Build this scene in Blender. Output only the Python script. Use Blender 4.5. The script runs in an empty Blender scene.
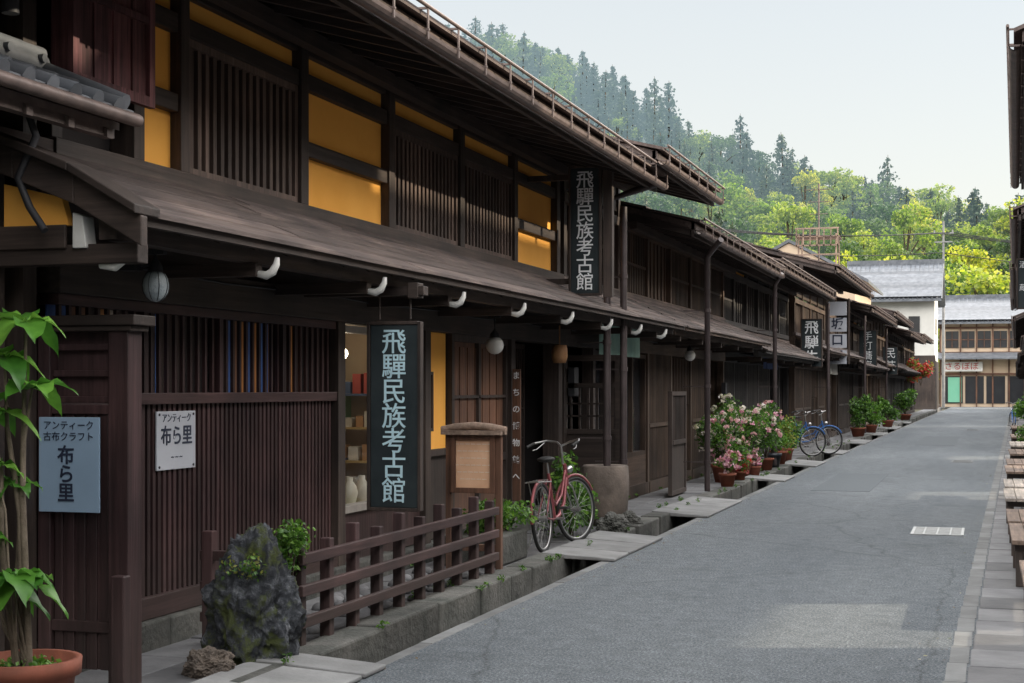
import bpy, math, random
from mathutils import Vector, Matrix, noise
R=random.Random(11)
SC=bpy.context.scene
COL=SC.collection
rad=math.radians
# ------------------------------------------------------------------ materials
def nm(name):
    m=bpy.data.materials.new(name); m.use_nodes=True
    nt=m.node_tree; b=nt.nodes['Principled BSDF']
    return m,nt,b
def N(nt,t,**k):
    n=nt.nodes.new(t)
    for a,v in k.items(): setattr(n,a,v)
    return n
def ramp(nt,fac,stops):
    r=N(nt,'ShaderNodeValToRGB')
    e=r.color_ramp.elements
    while len(e)<len(stops): e.new(0.5)
    for i,(p,c) in enumerate(stops):
        e[i].position=p; e[i].color=(c[0],c[1],c[2],1)
    nt.links.new(fac,r.inputs[0]); return r.outputs[0]
def mixc(nt,fac,a,b,mode='MIX'):
    n=N(nt,'ShaderNodeMix',data_type='RGBA',blend_type=mode)
    for s,v in ((0,fac),(6,a),(7,b)):
        if hasattr(v,'is_linked'): nt.links.new(v,n.inputs[s])
        elif isinstance(v,(int,float)): n.inputs[s].default_value=v
        else: n.inputs[s].default_value=(v[0],v[1],v[2],1)
    return n.outputs[2]
def noi(nt,scale,detail=5,mapping=None,rough=.6,coord='Object'):
    tc=N(nt,'ShaderNodeTexCoord'); src=tc.outputs[coord]
    if mapping:
        mp=N(nt,'ShaderNodeMapping'); mp.inputs['Scale'].default_value=mapping
        nt.links.new(src,mp.inputs[0]); src=mp.outputs[0]
    n=N(nt,'ShaderNodeTexNoise'); n.inputs['Scale'].default_value=scale
    n.inputs['Detail'].default_value=detail; n.inputs['Roughness'].default_value=rough
    nt.links.new(src,n.inputs['Vector']); return n.outputs[0]
def bump(nt,b,h,st,dist=.02):
    n=N(nt,'ShaderNodeBump'); n.inputs['Strength'].default_value=st; n.inputs['Distance'].default_value=dist
    nt.links.new(h,n.inputs['Height']); nt.links.new(n.outputs[0],b.inputs['Normal'])
def sc(c,k): return (c[0]*k,c[1]*k,c[2]*k)
def zdust(nt,col):
    # street dust worn into the timber near the ground
    g=N(nt,'ShaderNodeNewGeometry'); sp=N(nt,'ShaderNodeSeparateXYZ'); nt.links.new(g.outputs['Position'],sp.inputs[0])
    mr=N(nt,'ShaderNodeMapRange'); nt.links.new(sp.outputs[2],mr.inputs[0]); mr.inputs[1].default_value=.1; mr.inputs[2].default_value=.75; mr.inputs[3].default_value=.22; mr.inputs[4].default_value=0
    return mixc(nt,mr.outputs[0],col,(.15,.125,.11))
def wood(name,c,axis='z',rough=.62,var=.5,contrast=.55,bmp=.4,fine=26,dust=True):
    m,nt,b=nm(name)
    mp={'x':(1.2,fine,fine),'y':(fine,1.2,fine),'z':(fine,fine,1.2)}[axis]
    n1=noi(nt,1.0,6,mp,.65); n2=noi(nt,1.3,4)
    col=ramp(nt,n1,[(.25,sc(c,1-contrast)),(.55,c),(.8,sc(c,1+contrast*1.6))])
    col=mixc(nt,.9,col,ramp(nt,n2,[(.3,(.48,.48,.51)),(.7,(1.5,1.40,1.30))]),'MULTIPLY')
    g=N(nt,'ShaderNodeNewGeometry')
    col=mixc(nt,1.0,col,ramp(nt,g.outputs['Random Per Island'],[(0,(1-var*.6,)*3),(1,(1+var*.6,)*3)]),'MULTIPLY')
    if dust: col=zdust(nt,col)
    nt.links.new(col,b.inputs['Base Color']); b.inputs['Roughness'].default_value=rough
    b.inputs['Specular IOR Level'].default_value=.4
    bump(nt,b,n1,bmp,.01); return m
def surf(name,c,c2=None,scale=4,rough=.8,metal=0,bmp=.2,isl=0,detail=6,spec=.4,bscale=None,bd=.01):
    m,nt,b=nm(name); c2=c2 or sc(c,.7)
    n1=noi(nt,scale,detail)
    col=ramp(nt,n1,[(.3,c2),(.7,c)])
    if isl:
        g=N(nt,'ShaderNodeNewGeometry')
        col=mixc(nt,1.0,col,ramp(nt,g.outputs['Random Per Island'],[(0,(1-isl,)*3),(1,(1+isl,)*3)]),'MULTIPLY')
    nt.links.new(col,b.inputs['Base Color']); b.inputs['Roughness'].default_value=rough
    b.inputs['Metallic'].default_value=metal; b.inputs['Specular IOR Level'].default_value=spec
    bump(nt,b,noi(nt,bscale or scale*6,5),bmp,bd); return m
def leafmat(name,cols,trans=.35,haze=False,obj=True,rough=.5):
    m,nt,b=nm(name)
    g=N(nt,'ShaderNodeNewGeometry')
    k=len(cols)
    col=ramp(nt,g.outputs['Random Per Island'],[(i/(k-1),c) for i,c in enumerate(cols)])
    if obj:
        oi=N(nt,'ShaderNodeObjectInfo')
        col=mixc(nt,1.0,col,ramp(nt,oi.outputs['Random'],[(0,(.5,.66,.66)),(.5,(1,1,1)),(1,(1.5,1.22,.75))]),'MULTIPLY')
    nt.links.new(col,b.inputs['Base Color']); b.inputs['Roughness'].default_value=rough
    tr=N(nt,'ShaderNodeBsdfTranslucent'); nt.links.new(mixc(nt,1.0,col,(1.3,1.5,.7),'MULTIPLY'),tr.inputs[0])
    mx=N(nt,'ShaderNodeMixShader'); mx.inputs[0].default_value=trans
    nt.links.new(b.outputs[0],mx.inputs[1]); nt.links.new(tr.outputs[0],mx.inputs[2])
    out=nt.nodes['Material Output']; last=mx.outputs[0]
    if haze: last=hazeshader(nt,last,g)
    nt.links.new(last,out.inputs[0]); return m
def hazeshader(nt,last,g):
    # aerial perspective painted in: bluish emission mixed by position, stronger farther and leftward
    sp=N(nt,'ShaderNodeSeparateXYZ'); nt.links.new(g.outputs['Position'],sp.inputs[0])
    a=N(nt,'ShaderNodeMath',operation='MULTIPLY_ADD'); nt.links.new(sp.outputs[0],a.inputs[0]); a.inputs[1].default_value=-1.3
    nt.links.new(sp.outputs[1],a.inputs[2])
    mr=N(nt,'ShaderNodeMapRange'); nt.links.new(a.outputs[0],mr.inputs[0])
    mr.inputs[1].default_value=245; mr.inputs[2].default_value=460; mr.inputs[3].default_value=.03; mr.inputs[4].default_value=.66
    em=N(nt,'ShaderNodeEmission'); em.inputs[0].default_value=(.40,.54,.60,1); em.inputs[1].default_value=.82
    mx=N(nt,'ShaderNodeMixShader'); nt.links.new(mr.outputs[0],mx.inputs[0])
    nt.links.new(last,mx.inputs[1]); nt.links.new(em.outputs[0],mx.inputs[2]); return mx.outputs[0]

DK=(.044,.033,.029)
W_Z=wood('dark_wood_z',DK,'z'); W_Y=wood('dark_wood_y',DK,'y'); W_X=wood('dark_wood_x',DK,'x')
DK2=(.072,.050,.038); V_Z=wood('brown_weathered_z',DK2,'z'); V_Y=wood('brown_weathered_y',DK2,'y')
DK3=(.040,.037,.037); U_Z=wood('grey_black_wood_z',DK3,'z'); U_Y=wood('grey_black_wood_y',DK3,'y')
RED_Z=wood('bengara_wood_z',(.045,.025,.027),'z',rough=.5,contrast=.55); RED_Y=wood('bengara_wood_y',(.050,.028,.029),'y',rough=.5)
BRN_Z=wood('brown_wood_z',(.13,.066,.042),'z',var=.35); ROOFB=wood('weathered_roof_boards',(.092,.074,.070),'y',rough=.85,var=.6,dust=False)
GREYW=wood('grey_old_wood',(.24,.18,.145),'y',rough=.8,var=.5)
SOFF=wood('soffit_wood',(.042,.033,.031),'x',var=.6,dust=False)
YEL=surf('ochre_plaster',(.94,.47,.095),(.86,.40,.07),1.6,.9,bmp=.12,bscale=60)
WHT=surf('white_paint',(.74,.73,.70),(.55,.55,.53),6,.6)
WPL=surf('white_plaster',(.66,.65,.61),(.54,.53,.50),.8,.9,bmp=.05)
BEI=surf('beige_plaster',(.60,.47,.34),(.50,.39,.29),.7,.9,bmp=.05)
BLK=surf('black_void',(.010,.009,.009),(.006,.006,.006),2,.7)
DARKIN=surf('dark_interior',(.022,.018,.018),(.012,.010,.010),1.5,.9)
METAL=surf('gutter_metal',(.20,.15,.135),(.10,.078,.07),7,.5,.3,bmp=.1)
PIPE=surf('downpipe_brown',(.085,.066,.066),(.05,.04,.04),5,.4,.2,bmp=.05)
TILE=surf('roof_tile',(.17,.18,.20),(.08,.09,.105),3,.42,0,bmp=.15,isl=.35)
STONE=surf('stone_slab',(.20,.20,.205),(.11,.11,.116),2.2,.8,bmp=.5,isl=.28,bscale=26,bd=.015)
STONE2=surf('kerb_stone',(.14,.135,.125),(.05,.054,.048),3,.85,bmp=.8,isl=.3,bscale=18,bd=.02)
CONC=surf('pale_concrete',(.30,.30,.30),(.17,.17,.17),2.5,.85,bmp=.4,bscale=40,isl=.15)
LIP=surf('worn_concrete_lip',(.22,.225,.225),(.13,.13,.13),3,.85,bmp=.4,bscale=40,isl=.2)
WET=surf('ditch_bottom',(.045,.045,.04),(.02,.022,.018),4,.3,bmp=.6)
TERRA=surf('terracotta',(.28,.085,.05),(.18,.06,.036),6,.75,bmp=.2)
SOIL=surf('soil',(.05,.035,.025),(.02,.015,.01),20,.95,bmp=.8,bd=.03)
GLAZE=surf('glazed_pot',(.05,.06,.07),(.03,.03,.04),5,.3)
RUB=surf('rubber',(.02,.02,.02),(.014,.014,.014),10,.7)
CHR=surf('chrome',(.5,.5,.51),(.36,.35,.34),10,.35,.9,bmp=.03)
PINK=surf('pink_enamel',(.28,.08,.09),(.18,.05,.055),4,.4,.2,bmp=.02)
BLUE=surf('blue_enamel',(.05,.16,.42),(.04,.12,.34),4,.35,.2,bmp=.02)
SIGNBK=surf('sign_board_black',(.026,.036,.040),(.012,.02,.024),5,.55,bmp=.15)
SIGNBL=surf('sign_plate_blue_white',(.28,.39,.52),(.23,.33,.45),2,.4,bmp=.02)
SIGNWH=surf('sign_plate_white',(.46,.48,.53),(.38,.40,.45),2,.4,bmp=.02)
LETT=surf('lettering_pale',(.55,.76,.84),(.42,.60,.68),8,.6)
LETW=surf('lettering_white',(.80,.82,.84),(.68,.70,.72),8,.6)
LETD=surf('lettering_dark',(.02,.03,.06),(.015,.02,.04),8,.6)
CABLE=surf('cable',(.03,.03,.035),None,5,.6)
NOREN=surf('noren_cloth',(.34,.50,.42),(.26,.42,.36),3,.9,bmp=.1)
NOREN2=surf('indigo_cloth',(.06,.09,.20),(.04,.06,.14),3,.9,bmp=.1)
BARK=surf('bark',(.10,.075,.055),(.05,.04,.03),6,.9,bmp=.6,bscale=22)
GRATE=surf('grating_metal',(.44,.45,.45),(.30,.31,.31),12,.5,.2)
FROST=surf('frosted_glass',(.45,.50,.52),(.30,.35,.38),14,.25,bmp=.6,bscale=60)
GRD=surf('earth_ground',(.08,.085,.05),(.05,.05,.035),.3,.95,bmp=.3)
def lampmat(name,st):
    m,nt,b=nm(name); b.inputs['Base Color'].default_value=(.9,.85,.75,1)
    b.inputs['Emission Color'].default_value=(1,.84,.60,1); b.inputs['Emission Strength'].default_value=st; return m
GLOW=lampmat('lamp_glow',26)
def glassmat():
    m,nt,b=nm('window_glass'); out=nt.nodes['Material Output']
    t=N(nt,'ShaderNodeBsdfTransparent'); t.inputs[0].default_value=(.93,.95,.95,1)
    g=N(nt,'ShaderNodeBsdfGlossy'); g.inputs['Roughness'].default_value=.04
    x=N(nt,'ShaderNodeMixShader'); x.inputs[0].default_value=.12; nt.links.new(t.outputs[0],x.inputs[1]); nt.links.new(g.outputs[0],x.inputs[2])
    nt.links.new(x.outputs[0],out.inputs[0]); return m
GLASS=glassmat()
DGL=surf('dark_glass',(.03,.033,.037),(.02,.02,.025),1,.15,bmp=.02,spec=.6)
def islcol(name,stops,rough=.6):
    m,nt,b=nm(name); g=N(nt,'ShaderNodeNewGeometry'); c=ramp(nt,g.outputs['Random Per Island'],stops)
    c.node.color_ramp.interpolation='CONSTANT'; nt.links.new(c,b.inputs['Base Color']); b.inputs['Roughness'].default_value=rough; return m
STRIP=islcol('curtain_strips',[(0,(.015,.012,.014)),(.28,(.04,.028,.028)),(.45,(.06,.14,.40)),(.60,(.10,.17,.42)),(.70,(.50,.22,.07)),(.82,(.20,.10,.06)),(.93,(.55,.50,.45))],.4)
GOODS=islcol('shop_goods',[(0,(.45,.25,.12)),(.2,(.6,.55,.45)),(.35,(.35,.06,.05)),(.5,(.08,.12,.22)),(.65,(.5,.35,.15)),(.8,(.15,.25,.12)),(.9,(.7,.65,.55))])
def asphalt():
    m,nt,b=nm('asphalt')
    sp=noi(nt,60,4,rough=.95); mid=noi(nt,.5,6,(1.3,.2,1),.65); mid2=noi(nt,7,7,rough=.8); st=noi(nt,1.1,3)
    col=ramp(nt,sp,[(.36,(.050,.058,.066)),(.5,(.128,.146,.162)),(.62,(.33,.352,.37))])
    col=mixc(nt,1,col,ramp(nt,mid,[(.3,(.76,.78,.81)),(.7,(1.22,1.20,1.17))]),'MULTIPLY')
    col=mixc(nt,1,col,ramp(nt,mid2,[(.32,(.72,.72,.73)),(.68,(1.25,1.25,1.24))]),'MULTIPLY')
    col=mixc(nt,1,col,ramp(nt,st,[(.28,(.82,.82,.82)),(.42,(1,1,1))]),'MULTIPLY')
    tc=N(nt,'ShaderNodeTexCoord'); v=N(nt,'ShaderNodeTexVoronoi',feature='DISTANCE_TO_EDGE'); v.inputs['Scale'].default_value=.26
    ad=N(nt,'ShaderNodeMix',data_type='RGBA'); ad.inputs[0].default_value=.18
    nz=N(nt,'ShaderNodeTexNoise'); nz.inputs['Scale'].default_value=2.5; nz.inputs['Detail'].default_value=6
    nt.links.new(tc.outputs['Object'],nz.inputs['Vector']); nt.links.new(tc.outputs['Object'],ad.inputs[6]); nt.links.new(nz.outputs['Color'],ad.inputs[7])
    nt.links.new(ad.outputs[2],v.inputs['Vector'])
    cr=ramp(nt,v.outputs['Distance'],[(0,(.70,.70,.70)),(.004,(1,1,1))])
    col=mixc(nt,1,col,cr,'MULTIPLY')
    nt.links.new(col,b.inputs['Base Color']); b.inputs['Roughness'].default_value=.85; b.inputs['Specular IOR Level'].default_value=.3
    bump(nt,b,sp,.9,.012); return m
ASPH=asphalt()
def rockm():
    m,nt,b=nm('mossy_rock'); n1=noi(nt,11,9,rough=.75); n2=noi(nt,5,7,rough=.7)
    col=ramp(nt,n1,[(.32,(.012,.014,.018)),(.5,(.045,.05,.06)),(.6,(.14,.15,.17)),(.72,(.40,.41,.43))])
    col=mixc(nt,ramp(nt,n2,[(.50,(0,0,0)),(.58,(.85,.85,.85))]),col,(.08,.10,.02))
    nt.links.new(col,b.inputs['Base Color']); b.inputs['Roughness'].default_value=.88; bump(nt,b,n1,1.0,.06); return m
ROCK=rockm()
# ------------------------------------------------------------------ mesh builder
class MB:
    def __init__(s,xf=None): s.v=[];s.f=[];s.m=[];s.sm=[];s.xf=xf
    def add(s,vs,fs,mi=0,sm=False):
        o=len(s.v)
        if s.xf: vs=[s.xf(p) for p in vs]
        s.v+= [tuple(p) for p in vs]
        for f in fs: s.f.append(tuple(i+o for i in f)); s.m.append(mi); s.sm.append(sm)
    def hexa(s,p,mi=0):
        s.add(p,[(0,3,2,1),(4,5,6,7),(0,1,5,4),(1,2,6,5),(2,3,7,6),(3,0,4,7)],mi)
    def box(s,x0,x1,y0,y1,z0,z1,mi=0):
        s.hexa([(x0,y0,z0),(x1,y0,z0),(x1,y1,z0),(x0,y1,z0),(x0,y0,z1),(x1,y0,z1),(x1,y1,z1),(x0,y1,z1)],mi)
    def slab(s,u0,z0,u1,z1,t,y0,y1,mi=0):
        s.hexa([(u0,y0,z0-t),(u1,y0,z1-t),(u1,y1,z1-t),(u0,y1,z0-t),(u0,y0,z0),(u1,y0,z1),(u1,y1,z1),(u0,y1,z0)],mi)
    def tube(s,pts,r,n=8,mi=0,closed=False,sm=True):
        pts=[Vector(p) for p in pts]; k=len(pts)
        rs=r if isinstance(r,(list,tuple)) else [r]*k
        vs=[];prev=None
        for i,p in enumerate(pts):
            if closed: t=pts[(i+1)%k]-pts[i-1]
            else: t=pts[min(i+1,k-1)]-pts[max(i-1,0)]
            t.normalize()
            if prev is None:
                a=Vector((0,0,1)) if abs(t.z)<.9 else Vector((1,0,0)); nrm=t.cross(a).normalized()
            else:
                nrm=(prev-t*prev.dot(t)).normalized()
            prev=nrm; b=t.cross(nrm)
            for j in range(n):
                an=2*math.pi*j/n; vs.append(p+(nrm*math.cos(an)+b*math.sin(an))*rs[i])
        fs=[]
        for i in range(k if closed else k-1):
            a=i*n; c=((i+1)%k)*n
            for j in range(n): fs.append((a+j,a+(j+1)%n,c+(j+1)%n,c+j))
        s.add(vs,fs,mi,sm)
        if not closed:
            s.add(vs[:n],[tuple(reversed(range(n)))],mi); s.add(vs[-n:],[tuple(range(n))],mi)
    def lathe(s,c,prof,n=20,mi=0,sm=True):
        vs=[];fs=[]
        for r,z in prof:
            for j in range(n):
                a=2*math.pi*j/n; vs.append((c[0]+r*math.cos(a),c[1]+r*math.sin(a),c[2]+z))
        for i in range(len(prof)-1):
            for j in range(n): fs.append((i*n+j,i*n+(j+1)%n,(i+1)*n+(j+1)%n,(i+1)*n+j))
        s.add(vs,fs,mi,sm)
    def ell(s,c,r,n=14,mi=0):
        prof=[(max(.001,math.sin(math.pi*i/8)),-math.cos(math.pi*i/8)) for i in range(9)]
        vs=[];fs=[]
        for pr,pz in prof:
            for j in range(n):
                a=2*math.pi*j/n; vs.append((c[0]+r[0]*pr*math.cos(a),c[1]+r[1]*pr*math.sin(a),c[2]+r[2]*pz))
        for i in range(8):
            for j in range(n): fs.append((i*n+j,i*n+(j+1)%n,(i+1)*n+(j+1)%n,(i+1)*n+j))
        s.add(vs,fs,mi,True)
    def leaf(s,c,size,rng,mi=0,up=.3,asp=.55):
        d=Vector((rng.gauss(0,1),rng.gauss(0,1),rng.gauss(0,1)+up)).normalized()
        a=d.orthogonal().normalized(); a.rotate(Matrix.Rotation(rng.random()*6.28,3,d)); b=d.cross(a)
        c=Vector(c); l=size*.5; w=l*asp
        s.add([c-a*l,c+b*w+d*w*.2,c+a*l,c-b*w+d*w*.2],[(0,1,2,3)],mi)
    def cloud(s,c,r,n,size,rng,mi=0,shell=.5,asp=.6,mis=None):
        for _ in range(n):
            d=Vector((rng.gauss(0,1),rng.gauss(0,1),rng.gauss(0,1))).normalized()
            k=shell+(1-shell)*rng.random()
            p=(c[0]+d.x*r[0]*k,c[1]+d.y*r[1]*k,c[2]+d.z*r[2]*k)
            s.leaf(p,size*rng.uniform(.7,1.3),rng,mi if mis is None else rng.choice(mis),asp=asp)
    def done(s,name,mats,parent=None,bevel=0):
        me=bpy.data.meshes.new(name); me.from_pydata(s.v,[],s.f)
        if not isinstance(mats,(list,tuple)): mats=[mats]
        for m in mats: me.materials.append(m)
        me.polygons.foreach_set('material_index',s.m); me.polygons.foreach_set('use_smooth',s.sm); me.update()
        o=bpy.data.objects.new(name,me); COL.objects.link(o)
        if bevel:
            b=o.modifiers.new('bevel','BEVEL'); b.width=bevel; b.segments=2; b.limit_method='ANGLE'
        if parent: setp(o,parent)
        return o
def setp(o,p):
    o.parent=p; o.matrix_parent_inverse=Matrix.Translation(-Vector(p.location))
def empty(name,loc=(0,0,0)):
    e=bpy.data.objects.new(name,None); e.location=loc; e.empty_display_size=.3; COL.objects.link(e); return e
def text(body,loc,size,face,mat,parent,ext=.004,space=1.0,align='CENTER',bold=.0):
    c=bpy.data.curves.new('lettering','FONT'); c.body=body; c.size=size; c.align_x=align; c.align_y='TOP'
    c.space_line=space; c.extrude=ext; c.offset=bold; c.materials.append(mat)
    o=bpy.data.objects.new('lettering',c); COL.objects.link(o); o.location=loc
    o.rotation_euler=(rad(90),0,{'-y':0,'+x':rad(90),'-x':rad(-90)}[face])
    setp(o,parent); return o
def vert(s): return '\n'.join(s)
def dl(y): return .006*max(0,y-35)
def edge(y): return -.25+.0185*y
WL=-4.9
def XL(p): return (WL+p[0]+dl(p[1]),p[1],p[2])
def XRo(off): return lambda p:(edge(p[1])+1.0+off-p[0],p[1],p[2])
# ------------------------------------------------------------------ building parts
def lattice(mb,u,d,y0,y1,z0,z1,pitch,w,mi=0):
    n=max(1,int((y1-y0)/pitch)); st=(y1-y0)/n
    for i in range(n):
        c=y0+(i+.5)*st; mb.box(u,u+d,c-w/2,c+w/2,z0,z1,mi)
def frame(mb,u0,u1,y0,y1,z0,z1,w,mi=0):
    mb.box(u0,u1,y0,y0+w,z0,z1,mi); mb.box(u0,u1,y1-w,y1,z0,z1,mi)
    mb.box(u0,u1,y0+w,y1-w,z0,z0+w,mi); mb.box(u0,u1,y0+w,y1-w,z1-w,z1,mi)
def framex(mb,x0,x1,y0,y1,z0,z1,w,mi=0):
    mb.box(x0,x0+w,y0,y1,z0,z1,mi); mb.box(x1-w,x1,y0,y1,z0,z1,mi)
    mb.box(x0+w,x1-w,y0,y1,z0,z0+w,mi); mb.box(x0+w,x1-w,y0,y1,z1-w,z1,mi)
def mainroof(P,xf,y0,y1,uE,zE,slope=.28,ridge=-5,back=-10,raf=.45,gut=True,mat=None,fas=.2):
    zR=zE+slope*(uE-ridge)
    a=MB(xf)
    a.slab(ridge,zR+.16,uE+.03,zE+.16+.0,.09,y0,y1)
    a.slab(back,zR+.16-slope*(ridge-back),ridge,zR+.16,.09,y0,y1)
    k=8
    for i in range(k):
        u1=uE+.1-(i)*(uE-ridge)/k; z1=zE+.2+(uE-u1)*slope+.03
        u0=u1-(uE-ridge)/k-.05; z0=z1+(u1-u0)*slope-.025
        a.slab(u0,z0,u1,z1,.035,y0-.04,y1+.04)
    a.done('roof_covering',mat or ROOFB,P)
    b=MB(xf)
    n=int((y1-y0)/raf)
    for i in range(n+1):
        y=y0+.06+i*(y1-y0-.12)/n
        b.slab(-.2,zE+.07+slope*(uE+.2),uE-.05,zE+.07+slope*.05,.09,y-.03,y+.03)
    b.slab(-.25,zE+.085+slope*(uE+.25),uE,zE+.085,.02,y0,y1)
    b.done('rafters_and_soffit',SOFF,P)
    c=MB(xf)
    c.box(uE-.03,uE+.01,y0,y1,zE-.02,zE+fas-.03)
    c.box(.15,.25,y0,y1,zE-.0+slope*(uE-.2)-.13,zE+slope*(uE-.2)-.02)
    c.done('fascia',W_Y,P)
    if gut:
        g=MB(xf)
        m=7; rr=.055
        vs=[];fs=[]
        for yy in (y0-.02,y1+.02):
            for i in range(m+1):
                an=math.pi+math.pi*i/m; vs.append((uE+.09+rr*math.cos(an),yy,zE+.05+rr*math.sin(an)))
            for i in range(m+1):
                an=2*math.pi-math.pi*i/m; vs.append((uE+.09+(rr-.008)*math.cos(an),yy,zE+.05+(rr-.008)*math.sin(an)))
        M=2*(m+1)
        for i in range(M): fs.append((i,(i+1)%M,M+(i+1)%M,M+i))
        g.add(vs,fs)
        n=int((y1-y0)/.6)
        for i in range(n+1):
            y=y0+.1+i*(y1-y0-.2)/n
            g.box(uE+.01,uE+.16,y-.012,y+.012,zE+.055,zE+.07)
            g.box(uE+.145,uE+.155,y-.01,y+.01,zE+.0,zE+.2)
            g.box(uE-.0,uE+.15,y-.01,y+.01,zE+.2,zE+.215)
        g.tube([(uE+.15,y0,zE+.22),(uE+.15,y1,zE+.22)],.014,6)
        g.done('gutter',METAL,P)
def pentroof(P,xf,y0,y1,zW=2.88,zE=2.46,uE=.92,step=1.68,first=None,white=True,mat=None,fm=None):
    a=MB(xf); sl=(zW-zE)/uE; K=5
    for i in range(K):
        u1=uE+.05-i*uE/K; z1=zE+(uE-u1)*sl+.025+.004*i
        u0=max(0.01,u1-uE/K-.03); z0=z1+(u1-u0)*sl-.012
        y=y0
        while y<y1-.01:
            e=min(y1,y+R.uniform(1.2,2.6)); j=R.uniform(0,.008); a.slab(u0,z0+j,u1,z1+j,.024,y,e-.004); y=e
    a.box(-.02,.06,y0,y1,zW+.0,zW+.07)
    a.done('pent_roof_boards',mat or ROOFB,P)
    b=MB(xf)
    b.slab(0,zW,uE,zE,.03,y0,y1); b.box(uE-.02,uE+.02,y0,y1,zE-.06,zE+.0)
    b.box(uE-.3,uE-.2,y0+.05,y1-.05,zE-.08+sl*.2,zE-.03+sl*.2)
    n=int((y1-y0)/.42)
    for i in range(n+1):
        y=y0+.05+i*(y1-y0-.1)/n; b.slab(0,zW-.03,uE-.03,zE-.03,.04,y-.02,y+.02)
    b.box(uE-.24,uE-.14,y0+.02,y1-.02,zE-.12,zE-.02)
    b.done('pent_roof_frame',fm or W_Y,P,)
    c=MB(xf); y=first if first is not None else y0+.3
    d=MB(xf)
    while y<y1:
        c.box(0,uE-.12,y-.04,y+.04,zE-.20,zE-.125)
        if white:
            d.tube([(uE-.125,y,zE-.185),(uE-.07,y,zE-.195),(uE-.03,y,zE-.175),(uE-.005,y,zE-.13),(uE-.0,y,zE-.09)],[.020,.026,.026,.021,.014],8)
        y+=step
    c.done('bracket_arms',W_X,P)
    if white: d.done('white_bracket_tips',WHT,P)
def downpipe(name,x,y,z0,z1,topx=None,topy=None):
    m=MB(); pts=[(x,y,z0),(x,y,z1)]
    if topx is not None: pts+=[(x+(topx-x)*.5,(y+(topy if topy else y))/2,z1+.12),(topx,topy if topy else y,z1+.22)]
    m.tube(pts,.042,10)
    z=z0+.4
    while z<z1: m.tube([(x,y,z),(x,y,z+.05)],.052,10); m.box(x-.35,x,y-.01,y+.01,z+.015,z+.03); z+=1.1
    return m.done(name,PIPE)

def generic(name,xf,y0,y1,zE,uE,rng,yellow=.0,depth=-10,white=False,pent=True,slope=.28,ry0=None,wz=None,wy=None,pz=0):
    wz=wz or W_Z; wy=wy or W_Y
    P=empty(name,xf((0,(y0+y1)/2,0)))
    core=MB(xf); core.box(depth+.6,-.5,y0+.04,y1-.04,0,zE+.05); 
    rr=depth/2
    zRR=zE+slope*(uE-rr)
    for yy in (y0+.03,y1-.13):
        core.hexa([(depth+.6,yy,0),(-.1,yy,0),(-.1,yy+.1,0),(depth+.6,yy+.1,0),(depth+.6,yy,zE),(-.1,yy,zE),(-.1,yy+.1,zE),(depth+.6,yy+.1,zE)])
        core.hexa([(depth+.6,yy,zE),(-.1,yy,zE),(-.1,yy+.1,zE),(depth+.6,yy+.1,zE),(rr-.1,yy,zRR),(rr,yy,zRR),(rr,yy+.1,zRR),(rr-.1,yy+.1,zRR)])
    core.done('wall_core',wz,P)
    L=y1-y0; nb=max(2,round(L/1.82)); bw=L/nb
    zt=zE+slope*uE+.05
    A=MB(xf);B=MB(xf);Cc=MB(xf);G=MB(xf);Y=MB(xf)
    A.box(-.5,-.13,y0,y1,2.3,2.96); 
    for i in range(nb+1):
        y=min(max(y0+i*bw,y0+.07),y1-.07); A.box(-.12,.03,y-.06,y+.06,0,zt)
    B.box(-.12,.05,y0,y1,2.12,2.33); B.box(-.12,-.02,y0,y1,2.33,2.86); B.box(-.12,.045,y0,y1,2.86,2.97); B.box(-.12,.04,y0,y1,3.86,3.98); B.box(-.1,.0,y0,y1,4.06,max(4.1,zt))
    for i in range(nb):
        a=y0+i*bw+.06; b=y0+(i+1)*bw-.06
        r=rng.random()
        if r<yellow:
            Y.box(-.1,-.03,a,b,2.97,3.36); Y.box(-.1,-.03,a,b,3.46,3.86); B.box(-.1,.02,a,b,3.36,3.46)
        elif r<yellow+.6:
            G.box(-.3,-.2,a,b,2.97,3.86); lattice(Cc,-.06,.05,a+.03,b-.03,2.99,3.85,.11,.05); B.box(-.1,.0,a,b,3.38,3.42)
        else:
            Cc.box(-.1,-.05,a,b,2.97,3.86); lattice(Cc,-.05,.02,a,b,2.97,3.86,.25,.03)
        (Y if rng.random()<yellow+.15 else G).box(-.1,-.03,a,b,3.98,4.06)
        r=rng.random()
        A.box(-.1,.04,a,b,.0,.18)
        if r<.45:
            G.box(-.3,-.2,a,b,.18,2.12); lattice(Cc,-.03,.05,a,b,.2,2.12,.09,.04); B.box(-.04,.04,a,b,1.0,1.06)
        elif r<.65:
            Cc.box(-.1,-.04,a,b,.18,1.3); lattice(Cc,-.04,.02,a,b,.2,1.3,.16,.03); G.box(-.2,-.1,a,b,1.3,2.12); lattice(Cc,-.03,.03,a,b,1.32,2.1,.13,.03)
        elif r<.82:
            G.box(-1.2,-1.1,a,b,0,2.12)
        else:
            G.box(-.14,-.08,a,b,.6,2.1); frame(Cc,-.1,.0,a,b,.6,2.1,.06); B.box(-.1,.0,a,b,.18,.6); 
            Cc.box(-.08,-.02,(a+b)/2-.03,(a+b)/2+.03,.6,2.1)
    A.done('posts',wz,P); B.done('beams',wy,P); Cc.done('lattice',wz,P)
    if G.v: G.done('recesses',DGL,P)
    if Y.v: Y.done('plaster_panels',YEL,P)
    mainroof(P,xf,(ry0 or y0-.05),y1+.05,uE,zE,slope=slope,ridge=depth/2,back=depth-.3)
    if pent: pentroof(P,xf,y0,y1,white=white,step=bw,zW=2.88+pz,zE=2.46+pz,fm=wy)
    return P

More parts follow.
